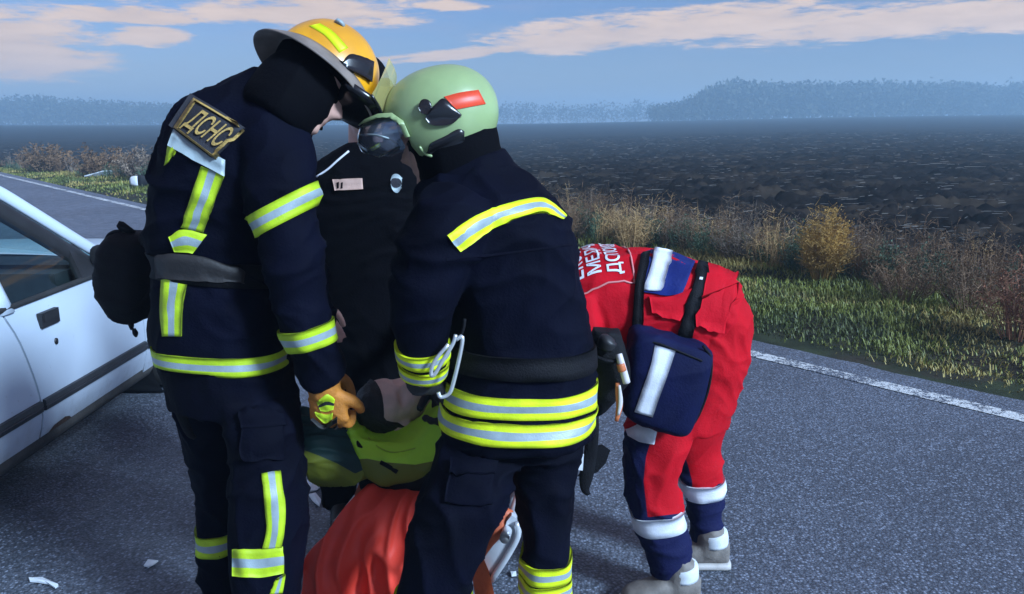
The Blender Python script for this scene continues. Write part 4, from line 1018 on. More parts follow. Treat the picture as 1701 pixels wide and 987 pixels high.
# ---- pale green helmet
m_gh = mat('helmet_pale_green', (0.27, 0.36, 0.16), 0.34, 0.10, 9, 0.04, 30, coat=.3, col2=(0.22, 0.29, 0.14)); m_red = mat('helmet_red_tape', (0.62, 0.055, 0.02), 0.45, 0.08, 20)
hc2 = at(731, 190, 1.97)
he = bpy.data.objects.new('helmet', None); he.location = hc2; sc.collection.objects.link(he); he.parent = p; he.matrix_parent_inverse = Matrix.Translation(p.location).inverted()
def ovoid(c, F, L, U, a, b_, cu, cd, k=1.0, n=40):
    rg = []
    for i in range(1, n):
        th = -math.pi/2+math.pi*i/n; z = math.sin(th)*(cu if th > 0 else cd)*k; r = math.cos(th)**.9
        rg.append([c+F*(a*k*r*math.cos(t))+L*(b_*k*r*math.sin(t))+U*z for t in np.linspace(0, 2*math.pi, 61)[:-1]])
    return skin_rings(rg)
def prism(px, Y, L, d0, d1):
    a = [at(x, y, Y)+L*d0 for x, y in px]; b_ = [at(x, y, Y)+L*d1 for x, y in px]; n = len(px)
    return a+b_, [tuple(range(n)), tuple(range(2*n-1, n-1, -1))]+[(i, (i+1) % n, n+(i+1) % n, n+i) for i in range(n)]
keep = [(590, 80), (880, 80), (880, 215), (836, 228), (800, 236), (772, 245), (742, 257), (722, 262), (706, 258), (695, 243), (687, 216), (676, 203), (660, 196), (640, 194), (618, 197), (590, 204)]
sh = modded(*ovoid(hc2, F2, L2, U2, .144, .118, .113, .125), [('BOOLEAN', dict(operation='DIFFERENCE', solver='EXACT', cutter=ovoid(hc2, F2, L2, U2, .144, .118, .113, .125, .955))),
     ('BOOLEAN', dict(operation='INTERSECT', solver='EXACT', cutter=prism(keep, 1.97, L2, -.25, .25)))])
shell = mesh_obj('shell', sh, m_gh, he)
hb = bvh_of(shell)
tape('helmet_tape', hb, [((738, 161), (757, 182)), ((765, 154), (778, 178)), ((794, 150), (806, 173))], [m_red], he, (0, 0), off=.0025)
tape('ear_pad', hb, [((710, 186), (708, 196)), ((722, 176), (716, 206)), ((736, 165), (735, 208)), ((752, 177), (752, 204)), ((766, 191), (764, 193))], [m_blackg], he, (0, 0, 0), off=.007)
tape('vent_cap', hb, [((698, 178), (698, 180)), ((702, 169), (702, 188)), ((708, 167), (708, 190)), ((714, 169), (714, 188)), ((718, 178), (718, 180))], [m_blackg], he, (0, 0), off=.011, nseg=5)
tape('chin_pad', hb, [((711, 248), (713, 250)), ((716, 238), (722, 256)), ((740, 226), (745, 246)), ((760, 215), (766, 236)), ((770, 217), (770, 231))], [m_blackg], he, (0, 0), off=.006, nseg=5)
ed = [(830, 227), (800, 237), (772, 246), (742, 258), (722, 262), (706, 258), (697, 246)]
mk('edge_trim', *tube([(hit_px(hb, x, y-3, .001), .0035) for x, y in ed], n=8, steps=3), m_gh, he)
m_v2 = glass('visor_silver', (0.72, 0.76, 0.82), 2.6, .03, .16, (.42, .47, .56))
vc = at(672, 220, 1.97); vk = [(585, 236), (598, 214), (618, 197), (660, 193), (676, 200), (684, 222), (668, 246), (640, 262), (606, 254)]
vm = modded(*ovoid(vc, F2, L2, U2, .118, .092, .075, .075), [('BOOLEAN', dict(operation='DIFFERENCE', solver='EXACT', cutter=ovoid(vc, F2, L2, U2, .118, .092, .075, .075, .97))),
     ('BOOLEAN', dict(operation='INTERSECT', solver='EXACT', cutter=prism(vk, 1.97, L2, -.25, .25)))])
bk = [(600, 209), (613, 200), (640, 191), (664, 190), (684, 203), (695, 228), (688, 230), (677, 208), (661, 198), (640, 198), (617, 205)]
bm_ = modded(*ovoid(vc, F2, L2, U2, .124, .106, .082, .082), [('BOOLEAN', dict(operation='DIFFERENCE', solver='EXACT', cutter=ovoid(vc, F2, L2, U2, .124, .106, .082, .082, .955))),
     ('BOOLEAN', dict(operation='INTERSECT', solver='EXACT', cutter=prism(bk, 1.97, L2, -.25, .25)))])
mesh_obj('brow_rim', bm_, m_gh, he)
vis = mesh_obj('visor', vm, m_v2, he); vb = bvh_of(vis)
mk('visor_rim_glint', *tube([(hit_px(vb, x, y, .0, 1.95), .0028) for x, y in ((594, 238), (608, 249), (640, 257), (664, 244))], n=8, steps=4), m_silver, he)  # pale tube stands in for the highlight along the visor's lower edge
mk('visor_rim_glint', *tube([(hit_px(vb, x, y, .0, 1.95), .0022) for x, y in ((598, 224), (620, 224), (645, 230), (662, 240))], n=8, steps=4), m_silver, he)
# carabiner, pouch, shears at the belt
m_car = mat('carabiner_alloy', (0.62, 0.63, 0.63), 0.35, 0.1, 30, metal=.6)
ca = [(757, 565), (768, 560), (764, 590), (752, 640), (745, 655), (732, 660), (728, 652)]
mk('carabiner', *tube([(at(x, y, 1.735), .0048) for x, y in ca], n=8, steps=4), m_car, p)
mk('carabiner', *tube([(at(x, y, 1.725), .0045) for x, y in ((757, 556), (752, 572), (735, 600), (722, 622), (716, 622), (722, 600), (745, 572))], n=8, steps=4), m_car, p)
mk('lanyard', *tube([(at(x, y, 1.74), .004) for x, y in ((757, 566), (764, 560), (770, 545), (772, 530))], n=6), m_web, p)

# ================================================================== POLICE OFFICER in black behind them
p = empty('person', V((at(605, 500, 2.74).x, 2.78, 0)), 'officer in black uniform with pink name tape and silver badge standing behind the firefighters', 'person')
torso = [(512, 640, 692, 640, 2.78, .27), (512, 560, 694, 560, 2.76, .26), (510, 460, 702, 460, 2.75, .26), (504, 370, 716, 370, 2.74, .27), (506, 310, 718, 310, 2.74, .26), (520, 276, 705, 276, 2.74, .22), (552, 252, 672, 252, 2.74, .17), (578, 236, 640, 236, 2.74, .13)]
armR = [(530, 300, 2.74, .07), (512, 350, 2.72, .068), (496, 430, 2.68, .06), (502, 485, 2.60, .052), (516, 508, 2.53, .043)]
armL = [(695, 300, 2.74, .07), (715, 350, 2.72, .068), (722, 430, 2.68, .06), (722, 500, 2.60, .052), (716, 540, 2.52, .043)]
hip = [(514, 600, 690, 600, 2.78, .26), (514, 650, 690, 650, 2.79, .26)]
legR = [(514, 640, 605, 640, 2.79, .2), (522, 700, 602, 700, 2.8, .17), (530, 760, 598, 760, 2.8, .15), legs_end(535, 590, 2.8, .12)]
legL = [(600, 640, 690, 640, 2.79, .2), (602, 700, 684, 700, 2.8, .17), (606, 760, 676, 760, 2.8, .15), legs_end(612, 668, 2.8, .12)]
F3, L3, U3 = frame(V((.18, -.86, -.42)), V((.05, -.4, .9)))
h3 = at(603, 163, 2.70)
hR = dict(w=at(522, 512, 2.50), d=V((.35, -.4, -.3)), n=V((.3, .2, -.9)), s=.95, curl=(8, 10, 8), thumb_side=1)
hL = dict(w=at(715, 545, 2.50), d=V((-.3, -.5, -.3)), n=V((-.3, .2, -.9)), s=.95, curl=(20, 30, 20), thumb_side=-1)
neck = tube([(at(608, 262, 2.74), .06), (at(607, 225, 2.74), .058), (h3-U3*.06, .052)])
body = fuse(head_shape(h3, F3, L3, U3)+[neck, loft(shrink(torso[:-2], .75)), ptube(scaled(armR, .7)), ptube(scaled(armL, .7)), loft(shrink(hip, .8)), loft(shrink(legR, .7)), loft(shrink(legL, .7))]
            +[tube([(at(*armR[-1][:3]), .03), (hR['w'], .026)]), tube([(at(*armL[-1][:3]), .03), (hL['w'], .026)])]+hand_shape(**hR)+hand_shape(**hL), .006, 1)
b = mesh_obj('body', body, m_skin, p); eyes(b, h3, F3, L3, U3)
jk = mesh_obj('jacket', fuse([loft(torso, e=2.4), ptube(armR), ptube(armL)], .009, 4, .006), m_blackc, p)
mesh_obj('trousers', fuse([loft(hip), loft(legR), loft(legL)], .010, 4, .006, folds_v), m_blackc, p)
jb = bvh_of(jk); m_tag = mat('name_tape', (0.42, 0.27, 0.22), 0.7, 0.12, 30, 0.2, 150)
nt_ = tape('name_tape', jb, [((553, 299), (557, 316)), ((578, 298), (579, 315)), ((602, 297), (603, 313))], [m_tag, m_blackc], jk, (0, 0), off=.006)
for x in (561, 567): tape('name_tape_stitch', jb, [((x, 303), (x, 313)), ((x+3, 302), (x+3, 312))], [m_blackc], jk, (0,), off=.0075, nseg=2)
tape('badge', jb, [((649, 300), (649, 306)), ((652, 292), (652, 316)), ((658, 290), (658, 321)), ((664, 293), (664, 316)), ((667, 302), (667, 308))], [m_silver, m_patch], jk, (0, 1, 1, 0), off=.007, nseg=4)
mk('shoulder_cord', *tube([(hit_px(jb, x, y, .003, 2.6), .0035) for x, y in ((527, 294), (545, 282), (562, 267), (580, 252))], n=6), m_wtape, jk)
m_cap = m_blackc
rg = [[h3+U3*(.035+.105*math.sin(a))+F3*(.112*math.cos(a)**.7*math.cos(t)-.004)+L3*(.092*math.cos(a)**.7*math.sin(t)) for t in np.linspace(0, 2*math.pi, 33)[:-1]] for a in np.linspace(0, 1.5, 9)]
cp = mk('cap', *skin_rings(rg), m_cap, p)
rg = [[h3+U3*(.040-.022*k-.02*(math.sin(t)**2)*k)+F3*((.105+.07*k)*math.cos(t)-.002)+L3*(.090*math.sin(t))+U3*z for k in (0, .5, 1) for z in (0,)] for t in np.linspace(-1.2, 1.2, 17) for z in (0,)]
v = [q for r in rg for q in r]; v2 = [q-U3*.004 for q in v]; n = len(v); f = [(i*3+j, i*3+j+1, i*3+4+j, i*3+3+j) for i in range(16) for j in range(2)]
mk('cap_peak', v+v2, f+[tuple(n+i for i in reversed(x)) for x in f], m_blackg, cp)
for x0 in (562, 640):
    x = at(x0, 790, 2.8).x; shoe(p, V((x-.01, 2.85, 0)), V((x+.06, 2.59, 0)), V((x, 2.8, .16)), m_boot, m_rubber)
# ================================================================== MEDIC in red, bending far forward (right)
m_redc = mat('medic_red', (0.45, 0.003, 0.012), 0.78, 0.14, 5, 0.25, 130, spec=.12)
m_blue = mat('medic_blue', (0.006, 0.015, 0.11), 0.7, 0.2, 8, 0.25, 140, spec=.15)
m_mnavy = mat('medic_navy', (0.003, 0.005, 0.032), 0.75, 0.25, 8, 0.25, 140, spec=.12)
m_mtrous = mat('medic_trousers', (0.42, 0.003, 0.010), 0.78, 0.14, 5, 0.25, 130, spec=.12, attr='panel', col3=(0.006, 0.008, 0.042))
p = empty('person', V((at(1130, 800, 2.42).x, 2.42, 0)), 'medic in red and navy uniform bent double at right with back to the camera', 'person')
tor = [(1226, 470, 1150, 590, 2.45, .34), (1205, 452, 1125, 605, 2.46, .37), (1160, 436, 1085, 600, 2.46, .39), (1110, 422, 1045, 585, 2.47, .40), (1050, 413, 1000, 575, 2.48, .41), (990, 411, 955, 560, 2.5, .42), (935, 425, 915, 545, 2.52, .38), (895, 450, 885, 530, 2.53, .24), (875, 470, 868, 520, 2.54, .13)]
armL = [(960, 500, 2.34, .070), (965, 550, 2.30, .066), (968, 610, 2.27, .058), (955, 665, 2.28, .050), (930, 705, 2.32, .042)]
armR = [(930, 500, 2.72, .068), (915, 570, 2.74, .062), (905, 640, 2.72, .054), (890, 690, 2.68, .042)]
hip = [(1130, 480, 1227, 478, 2.46, .34), (1090, 530, 1244, 530, 2.46, .36), (1062, 590, 1240, 590, 2.45, .36), (1048, 640, 1222, 648, 2.45, .34), (1044, 690, 1207, 700, 2.44, .33)]
legL = [(1043, 665, 1165, 680, 2.37, .22), (1037, 740, 1143, 745, 2.34, .19), (1033, 785, 1128, 790, 2.33, .18), (1044, 835, 1131, 840, 2.32, .17), (1060, 890, 1145, 890, 2.31, .155), (1075, 930, 1150, 930, 2.3, .145), (1088, 968, 1153, 962, 2.3, .13)]
legR = [(1090, 665, 1213, 690, 2.54, .22), (1112, 740, 1196, 742, 2.54, .18), (1124, 785, 1197, 783, 2.53, .165), (1137, 830, 1200, 825, 2.52, .15), (1146, 870, 1199, 865, 2.51, .135), (1150, 900, 1196, 895, 2.5, .12)]
F4, L4, U4 = frame(V((-.15, .15, -.98)), V((-.95, .1, .05)))
h4 = at(835, 520, 2.54)
hL = dict(w=at(922, 715, 2.33), d=V((-.4, .2, -.8)), n=V((-.5, .6, .3)), s=.95, curl=(30, 40, 30), thumb_side=-1)
hR = dict(w=at(884, 702, 2.66), d=V((-.4, -.2, -.8)), n=V((-.5, -.6, .3)), s=.95, curl=(30, 40, 30), thumb_side=1)
body = fuse(head_shape(h4, F4, L4, U4)+[tube([(at(880, 492, 2.54), .058), (h4-U4*.06-F4*.01, .054)]), loft(shrink(tor[:-1], .75)), ptube(scaled(armL, .68)), ptube(scaled(armR, .68)), loft(shrink(hip, .78)), loft(shrink(legL, .65)), loft(shrink(legR, .65))]
            +[tube([(at(*armL[-1][:3]), .03), (hL['w'], .026)]), tube([(at(*armR[-1][:3]), .03), (hR['w'], .026)])]+hand_shape(**hL)+hand_shape(**hR), .006, 1)
b = mesh_obj('body', body, m_skin, p); eyes(b, h4, F4, L4, U4)
m_hair = mat('dark_hair', (0.012, 0.009, 0.008), 0.55, 0.4, 60, 0.5, 200); hair_cap(p, h4, F4, L4, U4, m_hair)
jk = mesh_obj('jacket', fuse([loft(tor[:-1], e=2.4), ptube(armL), ptube(armR)], .0075, 4, .0085, folds_v), m_redc, p)
tme = fuse([loft(hip), loft(legL), loft(legR)], .007, 4, .0085)
def panel_fn(c):
    x, y = to_px(c); far = c.y > (2.44 if y > 700 else 9)
    if not far:
        low = y-(862-.12*(x-1055)); xb = np.interp(y, [690, 715, 760, 800, 860], [1092, 1086, 1073, 1069, 1076]); fr = (xb-x) if y > 716 else -50
    else:
        low = y-(818-.22*(x-1130)); xb = np.interp(y, [740, 770, 800, 830], [1130, 1142, 1150, 1150]); fr = xb-x
    return max(low, fr)/550.0
set_attr(tme, 'panel', panel_fn)
trs = mesh_obj('trousers', tme, m_mtrous, p)
jb, tb, ab = bvh_of(jk), bvh_of(trs), bvh_of(jk, trs)
ring_tape(N_, tb, at(1098, 856, 2.32), V((-.12, .0, 1)), .062, [m_wtape], trs, (0, 0, 0), rmax=.13)
ring_tape(N_, tb, at(1167, 804, 2.525), V((-.06, .0, 1)), .056, [m_wtape], trs, (0, 0, 0), rmax=.12)
tape(N_, tb, [((1041, 712), (1045, 724)), ((1062, 706), (1062, 733)), ((1091, 717), (1087, 738))], [m_wtape], trs, (0, 0))
# jacket: blue waist panel with white band, straps, hem flap
tape('waist_panel', jb, [((1064, 424), (1056, 482)), ((1090, 417), (1078, 488)), ((1118, 422), (1108, 490)), ((1154, 437), (1132, 488))], [m_blue], jk, (0, 0, 0, 0), off=.008)
tape(N_, jb, [((1087, 415), (1117, 422)), ((1078, 450), (1108, 455)), ((1067, 484), (1097, 484))], [m_wtape], jk, (0, 0, 0), off=.012)
tape('strap', ab, [((1066, 424), (1080, 422)), ((1055, 470), (1070, 472)), ((1050, 530), (1068, 535)), ((1050, 552), (1066, 556))], [m_web], jk, (0, 0), off=.014)
tape('strap', ab, [((1158, 438), (1176, 444)), ((1150, 470), (1170, 478)), ((1136, 515), (1156, 522)), ((1126, 555), (1148, 562))], [m_web], jk, (0, 0), off=.016)
tape('strap_label', ab, [((1157, 465), (1156, 469)), ((1163, 466), (1162, 470))], [m_wtape], jk, (0,), off=.019, nseg=2)
tape('hem_flap', ab, [((1174, 446), (1152, 541)), ((1198, 453), (1176, 549)), ((1223, 463), (1201, 551))], [m_redc], jk, (0,)*6, off=.020)
tape('hem_flap', ab, [((1078, 492), (1082, 520)), ((1110, 492), (1105, 528)), ((1148, 480), (1128, 535))], [m_redc], jk, (0, 0, 0), off=.012)
# lettering across the back, read from the hips towards the head
def back_pt(X, Yw, off):
    h, n, i, dist = jb.ray_cast(V((X, Yw, 3)), V((0, 0, -1)))
    if h is None: h, n, i, dist = jb.find_nearest(V((X, Yw, .95)))
    return h+n*off
for line, (xa, xb) in (('ЕКСТРЕНА', (968, 943)), ('МЕДИЧНА', (1000, 973)), ('ДОПОМОГА', (1032, 1004))):
    X0, X1 = at(xa, 440, 2.4).x, at(xb, 440, 2.4).x; tv_, tf_ = text_mesh(line, 0, .98, .015)
    mk('back_lettering', [back_pt(X0+(X1-X0)*w, 2.318+u*.32+.01*(xa < 1010), .003) for u, w in tv_], tf_, m_wtape, jk, False)
m_pink = mat('pink_piping', (0.60, 0.22, 0.22), 0.6, 0.1, 40)
xr = at(1046, 440, 2.4).x; xl = at(930, 440, 2.4).x; yy0, yy1 = 2.296, 2.67; pts = []
for a, b_ in (((xl, yy0), (xr, yy0)), ((xr, yy0), (xr, yy1)), ((xr, yy1), (xl, yy1))):
    for t in np.linspace(0, 1, 15)[:-1]: pts.append(back_pt(a[0]*(1-t)+b_[0]*t, a[1]*(1-t)+b_[1]*t, .002))
mk('back_piping', *tube([(q, .003) for q in pts], n=6, steps=1), m_pink, jk)
m_shoe = mat('shoe_grey', (0.15, 0.13, 0.115), 0.7, 0.2, 30, 0.2, 100); m_sole = mat('shoe_sole', (0.42, 0.40, 0.38), 0.6, 0.15, 30); m_sock = mat('white_sock', (0.55, 0.58, 0.60), 0.8, 0.1, 40)
for (hx, hy), (tx, ty) in (((1157, 996), (1032, 1004)), ((1207, 940), (1098, 936))):
    hp, tp = gnd(hx, hy), gnd(tx, ty); s_ = shoe(p, hp, tp, hp+(tp-hp).normalized()*.055+V((0, 0, .11)), m_shoe, m_sole, 'shoe', .085)
    d = (tp-hp).normalized(); mk('sock', *tube([(hp+d*.05+V((0, 0, .085)), .050), (hp+d*.052+V((0, 0, .115)), .051), (hp+d*.054+V((0, 0, .13)), .048)], n=18), m_sock, s_)

# hip bag worn by the medic
bag = tag(mesh_obj('hip_bag', fuse([loft([(1062, 544, 1166, 572, 2.22, .10), (1048, 552, 1178, 582, 2.22, .14), (1040, 600, 1174, 620, 2.21, .15), (1031, 650, 1158, 674, 2.21, .15), (1031, 678, 1142, 710, 2.21, .14), (1046, 694, 1128, 717, 2.21, .10)], e=4.5)], .006, 3, .004), m_mnavy), 'dark blue first aid bag with a white stripe on the medic hip', 'bag')
bb = bvh_of(bag)
tape('white_stripe', bb, [((1088, 573), (1122, 583)), ((1080, 610), (1110, 620)), ((1066, 650), (1096, 658)), ((1054, 684), (1084, 693))], [m_wtape], bag, (0, 0, 0), off=.003)
mk('piping', *ptube([(1168, 575, 2.16, .004), (1182, 600, 2.17, .004), (1176, 650, 2.17, .004), (1155, 700, 2.17, .004), (1132, 716, 2.17, .004)], n=8), m_web, bag)
mk('zip', *tube([(hit_px(bb, x, y, .002, 2.15), .003) for x, y in ((1050, 566), (1090, 570), (1130, 585), (1166, 600))], n=6), m_web, bag)

# pouch, hanging straps and shears at the belt between firefighter and medic
pouch = tag(mesh_obj('belt_pouch', fuse([loft([(985, 545, 1030, 552, 2.06, .07), (980, 570, 1040, 580, 2.06, .09), (984, 620, 1046, 625, 2.06, .10), (988, 665, 1030, 650, 2.06, .09), (990, 690, 1008, 680, 2.06, .06)], e=3)], .006, 3, .005), m_web), 'black belt pouch on the hip of the pale helmeted firefighter', 'pouch')
mk('radio_knob', *ptube([(1005, 580, 2.0, .022), (1010, 566, 2.0, .026), (1014, 560, 2.0, .014)], n=12), m_black, pouch)
mk('flap', *ptube([(985, 590, 2.0, .004), (1010, 600, 1.99, .006), (1035, 596, 2.0, .004)], n=8), m_web, pouch)
m_orange = mat('orange_plastic', (0.50, 0.14, 0.05), 0.45, 0.2, 30); m_pale = mat('pale_plastic', (0.55, 0.50, 0.50), 0.45, 0.1, 30)
pen = tag(mk('torch', *ptube([(1028, 588, 1.99, .0085), (1031, 600, 1.985, .0095), (1036, 618, 1.985, .010), (1041, 636, 1.985, .010)], n=12), m_pale), 'slim pale pen torch clipped upright on the black belt pouch', 'torch')
mk('grip', *ptube([(1030.5, 604, 1.982, .0108), (1034, 616, 1.982, .0115)], n=12), m_orange, pen)
sh_ = tag(mk('shears', *ptube([(1026, 636, 1.99, .006), (1027, 655, 1.985, .0075), (1029, 675, 1.985, .009), (1024, 700, 1.985, .005)], n=10, flat=.5), m_orange), 'orange handled shears hanging below the pen torch', 'shears')
mk('blade', *ptube([(1029, 640, 1.98, .003), (1031, 668, 1.978, .006), (1027, 690, 1.978, .003)], n=8, flat=.4), m_pale, sh_)
st = tag(mk('hanging_strap', *ptube([(985, 690, 2.05, .016), (984, 720, 2.05, .018), (980, 760, 2.06, .019), (974, 790, 2.06, .02), (972, 812, 2.06, .013), (978, 822, 2.06, .006)], n=12, flat=.35), m_web), 'black webbing strap hanging down beside the right leg of the pale helmeted firefighter', 'strap')
mk('black_pad', *skin_rings([[at(x, y, 2.06+o) for x, y in q] for o, q in ((0, [(978, 744), (1000, 738), (1014, 748), (1006, 770), (992, 785), (978, 790), (958, 792), (968, 780)]), (.02, [(978, 744), (1000, 738), (1014, 748), (1006, 770), (992, 785), (978, 790), (958, 792), (968, 780)]))]), m_web, st, False)
mk('label', *skin_rings([[at(x, y, 2.045+o) for x, y in ((958, 755), (970, 754), (968, 782), (954, 780))] for o in (0, .004)]), m_wtape, st, False)
mk('buckle', *ptube([(963, 712, 2.04, .004), (967, 708, 2.04, .005), (972, 712, 2.04, .004), (968, 718, 2.04, .003)], n=8), m_steel, st)

# black bag behind the left firefighter
sb = tag(mesh_obj('shoulder_bag', fuse([loft([(200, 382, 240, 388, 2.2, .08), (180, 394, 252, 398, 2.2, .13), (168, 415, 258, 420, 2.2, .16), (166, 450, 258, 455, 2.2, .17), (172, 485, 256, 490, 2.2, .17), (186, 515, 250, 518, 2.2, .15), (202, 532, 238, 530, 2.2, .10)], e=2.8)], .007, 3, .006), m_web), 'black zipped shoulder bag slung behind the left firefighter', 'bag')
mk('carry_loop', *ptube([(222, 388, 2.18, .010), (212, 382, 2.17, .012), (200, 374, 2.17, .012), (203, 384, 2.17, .006)], n=8, flat=.5), m_web, sb)
mk('carry_loop', *ptube([(176, 400, 2.18, .006), (182, 390, 2.17, .006), (195, 385, 2.17, .006), (208, 392, 2.17, .006)], n=8), m_web, sb)
mk('strap', *ptube([(232, 396, 2.15, .012), (248, 400, 2.12, .013), (262, 396, 2.08, .012), (275, 392, 2.02, .010)], n=8, flat=.5), m_web, sb)
mk('strap', *ptube([(235, 402, 2.14, .009), (250, 410, 2.12, .010), (270, 408, 2.05, .008)], n=8, flat=.5), m_web, sb)
mk('strap', *ptube([(214, 528, 2.15, .006), (218, 540, 2.15, .008), (219, 548, 2.15, .004)], n=8), m_web, sb)
mk('buckle', *ptube([(222, 546, 2.15, .005), (225, 554, 2.15, .008), (226, 560, 2.15, .003)], n=8), m_web, sb)
mk('ring', *ptube([(262, 396, 2.06, .004), (272, 392, 2.05, .004), (276, 398, 2.05, .004), (266, 404, 2.06, .004)], n=8), m_pale, sb)

# ================================================================== STRETCHER
m_orc = mat('stretcher_orange', (0.48, 0.085, 0.02), 0.55, 0.15, 8, 0.2, 90); m_alu = mat('stretcher_alloy', (0.58, 0.60, 0.64), 0.38, 0.08, 20, metal=.35)
m_redb = mat('red_cover', (0.76, 0.060, 0.036), 0.55, 0.12, 5, 0.12, 60, spec=.3)
SX, SY = -.26, 2.20; SD = V((.16, 1, 0)).normalized(); SS = V((SD.y, -SD.x, 0))
def sp(a, t, z): return V((SX, SY, 0))+SS*a+SD*t+V((0, 0, z))
st = empty('stretcher', V((SX, SY+.9, 0)), 'low ambulance stretcher with orange mattress under the patient', 'stretcher')
rg = [[sp(a, t, .375+z) for a, z in ((-.22, -.035), (-.235, 0), (-.22, .035), (0, .04), (.22, .035), (.235, 0), (.22, -.035), (0, -.035))] for t in np.linspace(.02, 1.85, 9)]
mk('mattress', *skin_rings(rg), m_orc, st)
for s in (1, -1):
    mk('side_rail', *tube([(sp(s*.255, -.08, .33), .015), (sp(s*.255, .1, .325), .015), (sp(s*.255, 1.8, .325), .015), (sp(s*.255, 1.98, .34), .015)], n=10), m_alu, st)
    for t in (.25, 1.6):
        mk('leg', *tube([(sp(s*.23, t, .32), .014), (sp(s*.20, t+.06, .16), .013), (sp(s*.18, t+.1, .07), .013)], n=10), m_alu, st)
        c = sp(s*.18, t+.1, .06); mk('wheel', *skin_rings([[c+SS*o+SD*(math.cos(a)*r)+V((0, 0, math.sin(a)*r)) for a in np.linspace(0, 2*math.pi, 25)[:-1]] for o, r in ((-.018, .045), (-.014, .058), (.014, .058), (.018, .045))]), m_rubber, st)
for t in (.1, .7, 1.3, 1.8): mk('cross_bar', *tube([(sp(-.255, t, .318), .011), (sp(.255, t, .318), .011)], n=8), m_alu, st)
# folded side guard and strap on the right
pl = [(812, 960), (800, 932), (836, 884), (842, 866), (850, 856), (858, 862), (861, 884), (858, 902), (836, 936), (820, 962)]
px_poly_plate('side_guard', pl, 2.13, .02, m_alu, st)
mk('side_guard_tube', *ptube([(858, 868, 2.12, .009), (860, 890, 2.12, .010), (842, 925, 2.12, .010), (816, 964, 2.12, .010)], n=10), m_alu, st)
v, f = skin_rings([[at(x, y, Y) for x, y in ((782, 936), (800, 920), (812, 948), (824, 1000), (790, 1000))] for Y in (2.10, 2.20)]); mk('end_flap', v, f, m_orc, st, False)
mk('strap', *ptube([(845, 845, 2.16, .016), (828, 880, 2.13, .02), (806, 905, 2.11, .02), (788, 935, 2.10, .018)], n=10, flat=.3), m_orc, st)

# red cover hanging over the near end
rows = []
prof = crom([(2.62, .420, -.40, .0), (2.40, .428, -.42, -.06), (2.22, .432, -.445, -.10), (2.15, .420, -.475, -.12), (2.105, .36, -.535, -.13), (2.075, .28, -.60, -.14), (2.06, .18, -.625, -.15), (2.05, .06, -.64, -.15)], 7)
for i, (Yc, z, xl, xr) in enumerate(prof):
    r = []
    for u in np.linspace(0, 1, 60):
        x = xl+(xr-xl)*u; h = sstep(.44, .15, z)
        w = .036*h*math.sin(u*11+2.0*noise.noise(V((u*3, z*4, 2))))+.040*noise.noise(V((u*4, z*6+Yc*3, 1)))+.035*(1-abs(noise.noise(V((u*7+z*5, z*9, 5)))))**4
        edge = .05*h*sstep(.12, 0, u)
        r.append(V((x+.02*noise.noise(V((z*9, 1, 3)))*sstep(.3, 0, u), Yc-w+edge*.9, z+.028*noise.noise(V((u*5, Yc*6, 0)))-.03*sstep(.06, 0, u)*(1-h))))
    rows.append(r)
v = [q for r in rows for q in r]; n = 60; f = [(i*n+j, i*n+j+1, i*n+n+j+1, i*n+n+j) for i in range(len(rows)-1) for j in range(n-1)]
cov = tag(mesh_obj('blanket', modded(v, f, [('SOLIDIFY', dict(thickness=.006, offset=-1)), ('SUBSURF', dict(levels=1))]), m_redb), 'red cover hanging over the near end of the stretcher', 'blanket')

# teal and olive bundle the left firefighter grips
m_teal = mat('carry_sheet', (0.004, 0.030, 0.028), 0.7, 0.25, 8, 0.2, 60, attr='panel', col3=(0.16, 0.18, 0.012))
tl = fuse([loft([(494, 682, 510, 760, 2.2, .05), (508, 676, 512, 790, 2.21, .14), (535, 690, 540, 800, 2.22, .20), (570, 705, 575, 796, 2.24, .22), (605, 722, 608, 790, 2.26, .20), (640, 745, 640, 786, 2.27, .14)], e=2.4)], .0065, 3, .013)
set_attr(tl, 'panel', lambda c: (lambda q: (q[1]-np.interp(q[0], [490, 500, 530, 560, 590, 615, 640], [742, 746, 757, 770, 787, 775, 768]))/540)(to_px(c)))
sheet = tag(mesh_obj('carry_sheet', tl, m_teal), 'teal and olive carry sheet gripped by the orange glove', 'carry sheet')
m_strapb = m_web
mk('strap', *tube([(hit_px(bvh_of(sheet), x, y, .004, 2.1), .010) for x, y in ((575, 712), (590, 735), (606, 758), (624, 776))], n=8, flat=.5), m_web, sheet)
# lime head cushion
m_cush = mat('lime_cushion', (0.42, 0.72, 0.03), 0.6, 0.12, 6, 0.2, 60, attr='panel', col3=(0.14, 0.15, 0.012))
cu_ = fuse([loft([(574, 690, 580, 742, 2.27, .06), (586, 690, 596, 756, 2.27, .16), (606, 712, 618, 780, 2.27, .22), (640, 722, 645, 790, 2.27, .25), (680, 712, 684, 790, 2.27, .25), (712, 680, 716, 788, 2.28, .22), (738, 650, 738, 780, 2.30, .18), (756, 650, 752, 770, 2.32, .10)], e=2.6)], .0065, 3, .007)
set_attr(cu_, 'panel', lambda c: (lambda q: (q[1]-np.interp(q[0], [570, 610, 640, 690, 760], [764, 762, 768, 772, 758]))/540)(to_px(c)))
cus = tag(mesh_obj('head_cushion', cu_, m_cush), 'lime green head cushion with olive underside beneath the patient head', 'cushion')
cb = bvh_of(cus)
mk('seam', *tube([(hit_px(cb, x, y, .001, 2.2), .0022) for x, y in ((612, 728), (630, 744), (655, 752), (690, 745))], n=6), m_cush, cus)
mk('strap', *tube([(hit_px(cb, x, y, .002, 2.2), .007) for x, y in ((632, 768), (644, 774), (660, 784))], n=8, flat=.4), m_web, cus)
under = [skin_rings([ell(sp(a, .06+.0*abs(a), .45), SD*.10, V((0, 0, .05)), 14, 3) for a in np.linspace(-.2, .2, 5)])]
